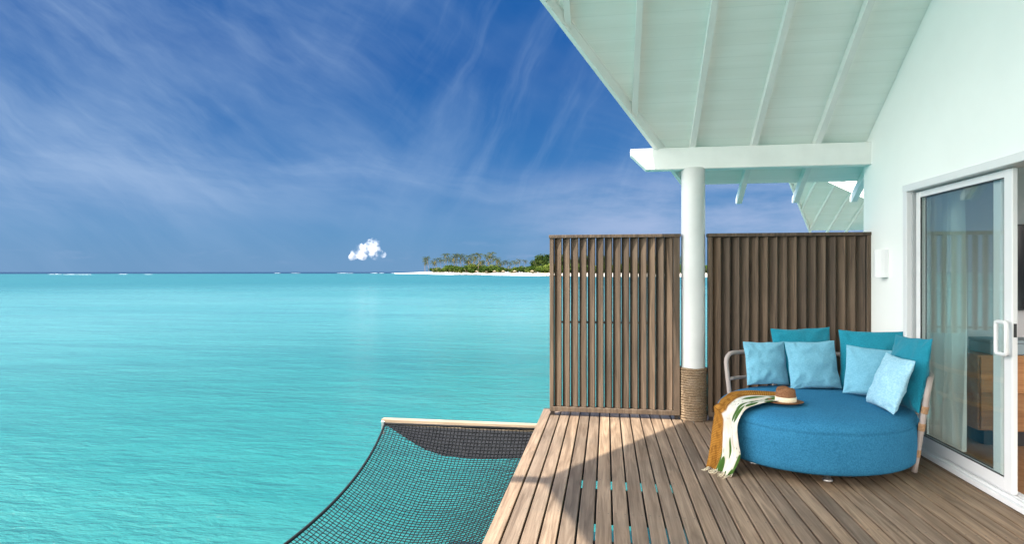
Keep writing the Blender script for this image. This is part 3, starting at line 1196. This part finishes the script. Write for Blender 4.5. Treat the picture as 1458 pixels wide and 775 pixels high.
# door frame
m = MB()
fx0, fx1 = WX - 0.012, WX + 0.145
m.box((fx0, OP1 - 0.055, 0.0), (fx1, OP1 + 0.012, OPZ - 0.001), 0.003)
m.box((fx0, OP0 - 0.012, 0.0), (fx1, OP0 + 0.055, OPZ - 0.001), 0.003)
m.box((fx0 - 0.003, OP0 - 0.014, OPZ - 0.05), (fx1 - 0.002, OP1 + 0.014, OPZ + 0.012), 0.003)
m.box((WX + 0.005, OP0 + 0.056, 0.004), (fx1 - 0.003, OP1 - 0.056, 0.042), 0.003)
for xx in (WX + 0.035, WX + 0.068, WX + 0.10, WX + 0.135):
    m.box((xx - 0.003, OP0 + 0.058, 0.043), (xx + 0.003, OP1 - 0.058, 0.062))
m.build('door_frame', M['alu'], villa)
m = MB()
m.box((WX + 0.03, OP1 - 0.075, 0.063), (fx1 - 0.01, OP1 - 0.056, OPZ - 0.052))
m.build('frame_groove', M['alugrey'], villa)


def sliding_panel(x, y0, y1, handle):
    st, z0, z1, t = 0.085, 0.066, 2.215, 0.034
    m = MB()
    m.box((x, y0, z0), (x + t, y0 + st, z1), 0.004)
    m.box((x, y1 - st * 0.75, z0), (x + t, y1, z1), 0.004)
    m.box((x + 0.002, y0 + st, z0), (x + t - 0.002, y1 - st * 0.75, z0 + 0.085), 0.003)
    m.box((x + 0.002, y0 + st, z1 - 0.05), (x + t - 0.002, y1 - st * 0.75, z1), 0.003)
    d = m.build('sliding_door', M['alu'], villa)
    g = MB()
    g.box((x + 0.014, y0 + st - 0.004, z0 + 0.082), (x + 0.020, y1 - st * 0.75 + 0.004, z1 - 0.047))
    g.build('pane', M['glass'], d)
    g = MB()
    gz = 0.0035
    for (a, b, c_, e_) in ((y0 + st, y0 + st + 0.006, z0 + 0.085, z1 - 0.05), (y1 - st * 0.75 - 0.006, y1 - st * 0.75, z0 + 0.085, z1 - 0.05), (y0 + st + 0.006, y1 - st * 0.75 - 0.006, z0 + 0.085, z0 + 0.091), (y0 + st + 0.006, y1 - st * 0.75 - 0.006, z1 - 0.056, z1 - 0.05)):
        g.box((x + 0.004, a, c_), (x + 0.0135, b, e_))
    g.build('gasket', M['black'], d)
    if handle:
        g = MB()
        hy, hz = y0 + st * 0.62, 1.09
        w, hh, r = 0.042, 0.105, 0.012
        pts = []
        for (cy_, cz_, a0) in ((w, hh, 0), (-w, hh, 90), (-w, -hh, 180), (w, -hh, 270)):
            for q in range(4):
                an = R(a0 + q * 30)
                pts.append((x - 0.035, hy + cy_ * 0.85 + 0.018 * math.cos(an), hz + cz_ * 0.85 + 0.018 * math.sin(an)))
        g.tube(pts, 0.0135, 8, closed=True)
        for sz in (-1, 1):
            g.tube([(x - 0.035, hy, hz + sz * 0.107), (x + 0.002, hy, hz + sz * 0.107)], 0.012, 8)
        g.build('handle', M['alu'], d)
        g = MB()
        g.box((x + 0.008, y0 - 0.004, 1.10), (x + 0.026, y0 + 0.001, 1.19), 0.001)
        g.build('lock', M['black'], d)
    return d


sliding_panel(WX + 0.052, 4.42, 5.665, True)
sliding_panel(WX + 0.090, 4.60, 5.665, False)

# ------------------------------------------------------------------ neighbouring villa (same house, turned a little)
NROT = R(6)
NRY, NTX = EY - 2.75, EX - 2.04
cn, sn = math.cos(NROT), math.sin(NROT)
nloc = Vector((6.66 - (EX * cn - EY * sn), 21.3 - (EX * sn + EY * cn), 0.40))
nb = empty('villa', (0, 0, 0), 'neighbouring white villa whose planked gable shows over the wooden screen', 'villa')
build_roof(nb, NRY, NTX)
m = MB()
y0_, y1_ = 2 * NRY - 6.6, 6.6
zt = ZB + SL * (6.42 - y1_) - 0.004
m.prism([(WX, y0_, -0.5), (WX, y1_, -0.5), (WX, y1_, zt), (WX, NRY, ZB + SL * (6.42 - NRY) - 0.004), (WX, y0_, zt)], (0.15, 0, 0))
for yy_ in (y0_, y1_ - 0.15):
    m.box((WX + 0.152, yy_, -0.5), (XR - 0.4, yy_ + 0.15, zt))
m.build('wall', M['plaster'], nb)
m = MB()
m.box((WX - 0.012, 2.9, 0.02), (WX - 0.001, 5.3, 2.2), 0.003)
dn_ = m.build('door', M['alu'], nb)
m = MB()
m.box((WX - 0.018, 3.0, 0.12), (WX - 0.013, 5.2, 2.1))
m.build('pane', M['screenblk'], dn_)
nb.rotation_euler = (0, 0, NROT)
nb.location = nloc
mb = MB()
for k_n in range(32):
    mb.cur = rd.random()
    mb.box((DX0 + 0.1053 * k_n, 1.2, -0.03), (DX0 + 0.1053 * k_n + 0.094, 7.0, 0.0), 0.002)
nd = tag(mb.build('deck', M['deck']), kind='structure')
nd.rotation_euler = (0, 0, NROT)
nd.location = nloc
for sx in (-0.4, 2.4):
    for sy in (1.8, 6.4):
        m = MB()
        m.tube([(sx, sy, -4.0), (sx, sy, -0.035)], 0.16, 16)
        m.build('pile', M['under'], nd, world=False)

# ------------------------------------------------------------------ wall lamp
lamp = empty('wall_lamp', (WX, 6.12, 1.48), 'white half round wall lamp on the white wall above the daybed', 'wall lamp')
m = MB()
pts = [(WX - 0.002 - 0.095 * math.sin(PI * q / 10), 6.12 + 0.066 * math.cos(PI * q / 10), 1.48) for q in range(11)]
m.prism(pts, (0, 0, 0.26))
for f in m.bm.faces:
    f.smooth = False
m.build('lamp_shade', M['alu'], lamp)
m = MB()
m.box((WX - 0.012, 6.06, 1.53), (WX - 0.0005, 6.18, 1.69))
m.build('back_plate', M['alugrey'], lamp)


# ------------------------------------------------------------------ louvred privacy screens
def screen(x0, x1, label, post, nslat):
    yf, z0, z1, dep = Y_B, 0.045, 1.925, 0.085
    root = empty('privacy_screen', ((x0 + x1) / 2, yf, 0.0), label, 'privacy screen')
    fw = 0.042
    m = MB()
    rs_ = random.Random(int(x0 * 100) + 40)
    m.cur = 0.35
    m.box((x0 - 0.008, yf - 0.008, z1 - 0.034), (x1 + (0.008 if x1 < 2 else 0.0), yf + dep + 0.01, z1), 0.003)
    m.cur = 0.5
    m.box((x0, yf, z0), (x1, yf + dep, z0 + 0.048), 0.003)
    m.cur = 0.7
    m.box((x0, yf + 0.001, z0 + 0.0485), (x0 + fw, yf + dep - 0.001, z1 - 0.0345), 0.003)
    m.cur = 0.5
    m.box((x1 - fw * post, yf + 0.001, z0 + 0.0485), (x1, yf + dep - 0.001, z1 - 0.0345), 0.003)
    m.build('frame', M['screen'], root)
    m = MB()
    a0, a1 = x0 + fw, x1 - fw * post
    pitch = (a1 - a0) / nslat
    for i in range(nslat):
        xc = a0 + pitch * (i + 0.5)
        m.cur = rs_.random()
        rot = Matrix.Translation((xc, yf + dep * 0.56, 0)) @ Matrix.Rotation(R(48 + rs_.uniform(-1.5, 1.5)), 4, 'Z')
        # chord leads from near right to far left
        m.box((-0.0095, -0.050, z0 + 0.049), (0.0095, 0.050, z1 - 0.035), 0.003, mat=rot)
    m.build('slat_panel', M['screen'], root)
    m = MB()
    m.box((x0 + fw, yf + dep + 0.012, 0.98), (x1 - fw * post, yf + dep + 0.03, 1.0))
    m.build('cross_rod', M['under'], root)
    for xx in (x0 + 0.03, x1 - 0.03):
        m = MB()
        m.box((xx - 0.02, yf + 0.02, 0.0), (xx + 0.02, yf + 0.06, z0))
        m.build('foot', M['under'], root)
    return root


screen(-0.595, 0.752, 'see-through louvred timber screen standing left of the white column', 1.5, 14)
screen(1.035, WX - 0.001, 'closed looking louvred timber screen behind the blue daybed', 0.9, 16)

# ------------------------------------------------------------------ net hammock over the water
ham = empty('net_hammock', (-1.5, 4.0, -0.06), 'black rope net hammock slung over the turquoise water beside the deck', 'hammock')
HY, HL = 6.10, 4.3


def lrope(t):
    return Vector((-2.31 + 4 * 0.248 * t * (1 - t), HY - HL * t, -0.075 - 4 * 0.177 * t * (1 - t)))


def rrope(t):
    return Vector((-0.72, HY - HL * t, -0.09 - 0.16 * min(1, 14 * t, 14 * (1 - t))))


def net(s, t):
    a, b = lrope(t), rrope(t)
    p = a.lerp(b, s)
    sag = 0.26 * (4 * t * (1 - t)) ** 0.75 * (math.sin(PI * (0.12 + 0.88 * s)) - math.sin(PI * 0.12) * (1 - s))
    p.z -= sag
    # the mesh is drawn towards the slack middle, so its rows bow
    p.y -= 0.10 * math.sin(PI * s) * (1 - 2 * t) * 0.6 * 4 * t * (1 - t)
    return p


m = MB()
NS, NTT = 42, 108
rn = random.Random(9)
jit = [[Vector((rn.uniform(-1, 1), rn.uniform(-1, 1), rn.uniform(-1, 1))) * 0.003 for j in range(NTT + 1)] for i in range(NS + 1)]
for i in range(NS + 1):
    m.tube([net(i / NS, j / NTT) + jit[i][j] for j in range(NTT + 1)], 0.0038, 4)
for j in range(NTT + 1):
    m.tube([net(i / NS, j / NTT) + jit[i][j] for i in range(NS + 1)], 0.0038, 4)
m.build('net', M['net'], ham)
for fn in (lrope, rrope):
    m = MB()
    m.tube([fn(j / 60) for j in range(61)], 0.012, 8)
    m.build('edge_rope', M['net'], ham)
for y in (HY, HY - HL):
    m = MB()
    m.tube([(-2.32, y, -0.075), (-0.70, y, -0.07)], 0.012, 8)
    m.build('edge_rope', M['net'], ham)


def band(s, v):
    ln = 0.080 * (1 - (1 - min(1, s / 0.5)) ** 2.2)
    return net(s, max(0.0005, ln * v)) - Vector((0, 0, 0.008))


m = MB()
m.grid(band, 40, 10)
m.build('end_band', M['netband'], ham)
for y, nm in ((6.185, 'far'), (HY - HL - 0.075, 'near')):
    m = MB()
    m.cur = 0.8
    m.box((-2.37, y - 0.038, -0.115), (-0.695, y + 0.038, -0.040), 0.006)
    rl = m.build('rail', M['rail'], ham)
    m = MB()
    m.box((-2.362, y - 0.055, -0.20), (-2.33, y - 0.040, -0.06), 0.003)
    m.build('bracket', M['steel'], rl)

# ------------------------------------------------------------------ daybed
BC = Vector((1.70, 5.35, 0))
BA, BB, BR = 0.734, 0.847, -0.685
bc, bs = math.cos(BR), math.sin(BR)


def bed_pt(u, v, z):
    return Vector((BC.x + u * bc - v * bs, BC.y + u * bs + v * bc, z))


bed = empty('daybed', (BC.x, BC.y, 0), 'oval blue upholstered daybed with taupe tube back in the corner', 'daybed')
m = MB()
prof_b = [(0.0, 0.085), (0.6, 0.082), (0.93, 0.080), (0.975, 0.086), (0.993, 0.104), (1.0, 0.15), (1.008, 0.24), (1.006, 0.32), (1.0, 0.362), (0.996, 0.372), (0.985, 0.374), (0.992, 0.381), (0.982, 0.40), (0.955, 0.428), (0.90, 0.452), (0.80, 0.470), (0.65, 0.481), (0.45, 0.488), (0.2, 0.491), (0.0, 0.491)]
NB = 96
rows = []
for r, z in prof_b:
    ring = []
    for j in range(NB):
        a = 2 * PI * j / NB
        p = bed_pt(BA * r * math.cos(a), BB * r * math.sin(a), z)
        if z > 0.2:
            p.z += 0.006 * mnoise.noise(Vector((p.x * 3.5, p.y * 3.5, 2.0)))
        rr2 = 0.004 * mnoise.noise(Vector((math.cos(a) * 4, math.sin(a) * 4, z * 8)))
        p += (p - Vector((BC.x, BC.y, p.z))) * rr2
        ring.append(m.bm.verts.new(p))
    rows.append(ring)
for a, b in zip(rows, rows[1:]):
    for j in range(NB):
        m.face((a[j], a[(j + 1) % NB], b[(j + 1) % NB], b[j]), True)
bmesh.ops.remove_doubles(m.bm, verts=m.bm.verts[:], dist=1e-5)
seat = m.build('seat', M['bed'], bed)
m = MB()
m.tube([bed_pt(BA * 0.992 * math.cos(2 * PI * j / 80), BB * 0.992 * math.sin(2 * PI * j / 80), 0.374) for j in range(80)], 0.0035, 6, closed=True)
m.build('piping', M['bed'], seat)
for lx, ly in ((1.60, 4.72), (1.17, 5.06), (2.28, 5.25), (1.85, 5.92)):
    m = MB()
    p = Vector((lx, ly, 0))
    m.lathe([(0.034, 0.0), (0.036, 0.004), (0.036, 0.014), (0.022, 0.02), (0.020, 0.10)], 20, p)
    m.build('leg', M['steel'], bed)
m = MB()


def fr(phi, r, z):
    return bed_pt((BA + r) * math.cos(R(phi)), (BB + r) * math.sin(R(phi)), z)


P0, P1 = 4, 177
top = []
top.append(fr(P0 - 1, -0.02, 0.03))
for k in range(1, 9):
    s = k / 8
    top.append(fr(P0 - 1, -0.02 + 0.085 * s, 0.03 + 0.62 * s))
for k in range(1, 5):
    a = k / 4 * PI / 2
    top.append(fr(P0 + 6 * (1 - math.cos(a)), 0.068, 0.65 + 0.08 * math.sin(a)))
for k in range(1, 36):
    s = k / 36
    top.append(fr(P0 + 6 + (P1 - P0 - 12) * s, 0.068, 0.73 + 0.035 * s))
for k in range(4, -1, -1):
    a = k / 4 * PI / 2
    top.append(fr(P1 - 6 * (1 - math.cos(a)), 0.068, 0.685 + 0.08 * math.sin(a)))
for k in range(7, -1, -1):
    s = k / 8
    top.append(fr(P1 + 0.5, -0.02 + 0.085 * s, 0.03 + 0.65 * s))
m.tube(top, 0.020, 12)
m.build('back_rail', M['tube'], bed)
m = MB()
m.tube([fr(P0 + (P1 - P0) * k / 40, 0.045, 0.50 + 0.03 * k / 40) for k in range(41)], 0.016, 10)
m.build('back_rail', M['tube'], bed)
for ph in (38, 72, 106, 140):
    m = MB()
    m.tube([fr(ph, -0.02, 0.03), fr(ph, 0.03, 0.40), fr(ph, 0.068, 0.745)], 0.017, 10)
    m.build('upright', M['tube'], bed)
for (ph, r, z) in ((P0 - 1, 0.026, 0.37), (P0 - 1, -0.002, 0.17), (P0 - 1, 0.046, 0.50)):
    m = MB()
    for q in range(5):
        c0, c1 = fr(ph, r + 0.137 * (q - 2) * 0.011, z + (q - 2) * 0.011), fr(ph, r + 0.137 * (q - 1) * 0.011, z + (q - 1) * 0.011)
        m.tube([c0, c0.lerp(c1, 0.5), c1], [0.0222, 0.0245, 0.0222], 12)
    m.build('lashing', M['lash'], bed)


# ------------------------------------------------------------------ cushions
def cushion(name, loc, w, h, th, yaw, lean, roll, mat, label, seed, group):
    """square scatter cushion: its own frame is x across, z up, -y towards the sitter"""
    rr = random.Random(seed)
    N = 36
    m = MB()
    sheets = []
    for sg in (-1, 1):
        vs = []
        for i in range(N + 1):
            row = []
            for j in range(N + 1):
                x, z = -1 + 2 * i / N, -1 + 2 * j / N
                # spread samples towards the seam
                x, z = math.sin(x * PI / 2), math.sin(z * PI / 2)
                full = (max(0, 1 - x * x) ** 0.55) * (max(0, 1 - z * z) ** 0.55)
                X = x * w / 2 * (1 - 0.05 * (1 - z * z))
                Z = z * h / 2 * (1 - 0.05 * (1 - x * x))
                Y = sg * th / 2 * full
                wr = mnoise.fractal(Vector((x * 1.8 + seed, z * 1.8, sg * 3.0)), 0.8, 2.0, 4)
                # creases that run in from the corners
                cr = math.sin(9 * math.atan2(abs(z) - 1.15, abs(x) - 1.15) + seed + 3 * wr) * math.exp(-3.0 * ((1 - abs(x)) ** 2 + (1 - abs(z)) ** 2))
                Y += sg * (0.016 * wr + 0.006 * cr) * min(1, full * 3)
                # sags a little and is wider at the foot
                Y *= 1.0 - 0.18 * z
                Z -= 0.012 * (1 - z) * 0.5 * full
                X += 0.006 * mnoise.noise(Vector((seed, z * 2.0, 0))) 
                Z += 0.008 * mnoise.noise(Vector((x * 1.8, seed, 4)))
                row.append(m.bm.verts.new((X, Y, Z)))
            vs.append(row)
        sheets.append(vs)
    for vs in sheets:
        for i in range(N):
            for j in range(N):
                m.face((vs[i][j], vs[i + 1][j], vs[i + 1][j + 1], vs[i][j + 1]), True)
    bmesh.ops.remove_doubles(m.bm, verts=m.bm.verts[:], dist=0.0006)
    o = m.build(name, mat)
    o.location = loc
    o.rotation_euler = (Matrix.Rotation(R(yaw), 4, 'Z') @ Matrix.Rotation(R(-lean), 4, 'X') @ Matrix.Rotation(R(roll), 4, 'Y')).to_euler()
    tag(o, label, 'cushion', group)
    return o


GT, GL = 'large teal cushions on the daybed', 'light blue cushions on the daybed'
cushion('cushion', (1.825, 6.00, 0.745), 0.55, 0.53, 0.17, 6, 14, -2, M['teal'], 'large teal cushion at the back, behind two light blue cushions', 1.3, GT)
cushion('cushion', (2.315, 5.77, 0.745), 0.50, 0.54, 0.17, -22, 16, -1, M['teal'], 'large teal cushion between the back left teal one and the right end one', 2.6, GT)
cushion('cushion', (2.345, 5.19, 0.74), 0.50, 0.57, 0.16, -86, 11, -2, M['teal'], 'large teal cushion at the right end, nearest the glass door', 3.9, GT)
cushion('cushion', (1.455, 5.86, 0.69), 0.40, 0.40, 0.14, 14, 14, 1, M['sky'], 'light blue cushion leftmost on the daybed, next to the tube rail', 5.2, GL)
cushion('cushion', (1.835, 5.78, 0.695), 0.44, 0.43, 0.14, 4, 16, -2, M['sky'], 'light blue cushion leaning on the back left teal cushion', 6.1, GL)
cushion('cushion', (2.215, 5.47, 0.69), 0.43, 0.42, 0.14, -22, 20, 3, M['sky'], 'light blue cushion behind the textured pale one on the right', 7.7, GL)
cushion('cushion', (2.165, 5.06, 0.675), 0.39, 0.43, 0.15, -84, 20, 3, M['pale'], 'tilted pale blue textured cushion in front at the right', 8.4, GL)

# ------------------------------------------------------------------ hat
hat = empty('fedora_hat', (1.40, 5.04, 0.495), 'brown felt fedora with cream ribbon lying on the blue daybed', 'hat')
hat.rotation_euler = (0, 0, R(20))
hat.scale = (0.88, 0.88, 1.12)
m = MB()


def hatf(p, a):
    q = p.copy()
    r = math.hypot(p.x, p.y)
    if r > 0.098 and p.z < 0.03:
        q.z += 0.012 * ((r - 0.09) / 0.05) ** 2 * (0.4 + 0.6 * abs(math.sin(a)))
    q.x *= 1.10
    if p.z > 0.05:
        k = (p.z - 0.05) / 0.06
        q.y *= 1 - 0.16 * k * max(0, math.cos(a)) ** 1
        if p.z > 0.105:
            q.z -= 0.028 * math.exp(-(q.y / 0.028) ** 2)
    return q


m.lathe([(0.080, 0.006), (0.110, 0.003), (0.137, 0.004), (0.140, 0.006), (0.137, 0.008), (0.110, 0.008), (0.088, 0.010), (0.083, 0.016), (0.081, 0.04), (0.078, 0.07), (0.074, 0.095), (0.068, 0.108), (0.056, 0.114), (0.035, 0.115), (0.012, 0.115)], 48, (0, 0, 0), hatf, caps=(False, True))
m.build('hat_body', M['felt'], hat, world=False)
m = MB()
m.lathe([(0.0835, 0.014), (0.0850, 0.016), (0.0835, 0.030), (0.0828, 0.045), (0.0812, 0.047)], 48, (0, 0, 0), lambda p, a: Vector((p.x * 1.10, p.y, p.z)), caps=(False, False))
m.build('hat_band', M['ribbon'], hat, world=False)

# ------------------------------------------------------------------ throw
LA = [(1.47, 5.30, .500), (1.385, 5.363, .500), (1.17, 5.405, .493), (1.03, 5.36, .470), (0.945, 5.27, .39), (0.880, 5.10, .28), (0.835, 4.96, .14), (0.79, 4.85, .020)]
LB = [(1.41, 5.02, .500), (1.276, 4.97, .498), (1.155, 4.90, .490), (1.050, 4.83, .465), (0.985, 4.76, .38), (0.985, 4.73, .26), (1.000, 4.74, .14), (0.93, 4.69, .018)]


def cat(P, s):
    n = len(P) - 1
    f = min(s * n, n - 1e-6)
    i = int(f)
    t = f - i
    g = lambda k: Vector(P[max(0, min(n, k))])
    a, b, c, d = g(i - 1), g(i), g(i + 1), g(i + 2)
    return 0.5 * ((2 * b) + (c - a) * t + (2 * a - 5 * b + 4 * c - d) * t * t + (3 * b - a - 3 * c + d) * t ** 3)


def inside_push(p, gap):
    dxx, dyy = p.x - BC.x, p.y - BC.y
    u = dxx * bc + dyy * bs
    v = -dxx * bs + dyy * bc
    r = math.hypot(u / BA, v / BB)
    z = p.z
    if z < 0.40 and r < 1.012 + gap:
        k = (1.012 + gap) / r
        p = bed_pt(u * k, v * k, z)
    elif z >= 0.36:
        # height of the seat under this point
        zz2 = 0.36
        for (r0, z0), (r1, z1) in zip(prof_b[9:], prof_b[10:]):
            if r1 <= r <= r0 and r0 > r1:
                zz2 = z0 + (z1 - z0) * (r0 - r) / (r0 - r1)
        if p.z < zz2 + gap:
            p.z = zz2 + gap
    return p


def throw_pt(w, s):
    a, b = cat(LA, s), cat(LB, s)
    p = a.lerp(b, w)
    hang = max(0, min(1, (s - 0.42) / 0.2))
    out = Vector((p.x - BC.x, p.y - BC.y, 0)).normalized()
    ph = mnoise.noise(Vector((s * 2.0, 3.3, 0))) * 1.5
    fold = (0.5 + 0.5 * math.sin(w * 15 + ph + s * 2)) * 0.026 + (0.5 + 0.5 * math.sin(w * 33 + 4 * s)) * 0.009
    if hang > 0:
        p = p + out * fold * hang * (0.5 + 0.6 * s)
        p.z += 0.012 * math.sin(w * 19) * max(0, (s - 0.85) / 0.15)
    flat = 1 - hang
    p.z += flat * (fold * 0.55 + 0.004)
    p = inside_push(p, 0.007 + fold * 0.5)
    p.z = max(p.z, 0.012 + 0.01 * math.sin(w * 21) ** 2)
    return p


m = MB()
m.grid(throw_pt, 60, 90, uv=0.95)
th = m.build('throw', M['throw'])
tag(th, 'ochre and cream leaf print throw draped over the left of the daybed', 'throw')
sm = th.modifiers.new('thick', 'SOLIDIFY')
sm.thickness = 0.003
sm.offset = 1.0
m = MB()
rfz = random.Random(6)
for k in range(46):
    w = k / 45
    p = throw_pt(w, 1.0)
    out = Vector((p.x - BC.x, p.y - BC.y, 0)).normalized()
    q = p + out * rfz.uniform(0.02, 0.06) + Vector((rfz.uniform(-0.02, 0.02), rfz.uniform(-0.02, 0.02), 0))
    q.z = 0.004
    md = p.lerp(q, 0.5)
    md.z = 0.006
    m.tube([p, md, q], [0.0018, 0.0016, 0.0010], 4)
m.build('fringe', M['ribbon'], th)

# ------------------------------------------------------------------ room behind the glass
cab = empty('cabinet', (4.2, 6.2, 0), 'long orange oak cabinet against the room wall behind the glass door', 'cabinet')
m = MB()
m.cur = 0.5
m.box((3.22, 5.86, 0.14), (5.4, 6.42, 0.80), 0.004)
m.build('body', M['oak'], cab)
for i in range(4):
    m = MB()
    m.cur = 0.2 + 0.2 * i
    m.box((3.235 + i * 0.54, 5.842, 0.155), (3.235 + i * 0.54 + 0.53, 5.859, 0.47), 0.002)
    m.build('drawer', M['oak'], cab)
    m = MB()
    m.cur = 0.8 - 0.2 * i
    m.box((3.235 + i * 0.54, 5.842, 0.478), (3.235 + i * 0.54 + 0.53, 5.859, 0.785), 0.002)
    m.build('drawer', M['oak'], cab)
m = MB()
m.box((3.3, 5.92, 0.0), (5.3, 6.38, 0.139))
m.build('plinth', M['black'], cab)
tv = empty('television', (4.75, 6.40, 1.2), 'black flat television on the room wall above the oak cabinet', 'television')
m = MB()
m.box((3.79, 6.36, 1.17), (5.30, 6.41, 1.98), 0.006)
m.build('casing', M['black'], tv)
m = MB()
m.box((3.802, 6.356, 1.182), (5.288, 6.3595, 1.968))
m.build('display', M['screenblk'], tv)
bx = empty('storage_box', (3.55, 6.05, 0.80), 'grey linen box standing on the oak cabinet behind the glass', 'box')
m = MB()
m.box((3.34, 5.90, 0.801), (3.86, 6.22, 0.90), 0.01, seg=2)
m.build('base', M['paper'], bx)
m = MB()
m.box((3.335, 5.895, 0.902), (3.865, 6.225, 0.93), 0.008, seg=2)
m.build('lid', M['paper'], bx)

cur = empty('curtain', (2.93, 5.8, 0), 'sheer white curtain gathered behind the closed glass door', 'curtain')


def curt(s, v):
    y = 5.56 + 0.66 * s
    z = 0.02 + 2.42 * v
    a = 1 - 0.25 * v
    return (2.93 + 0.045 * math.sin(s * 46 + 0.8 * math.sin(v * 2)) * a + 0.015 * math.sin(s * 19 + v * 3), y + 0.012 * math.sin(s * 80 + v), z)


m = MB()
m.grid(curt, 120, 16)
m.build('cloth', M['sheer'], cur, recalc=False)
m = MB()
m.tube([(2.93, 2.3, 2.46), (2.93, 6.35, 2.46)], 0.014, 8)
m.build('curtain_rod', M['alugrey'], cur)
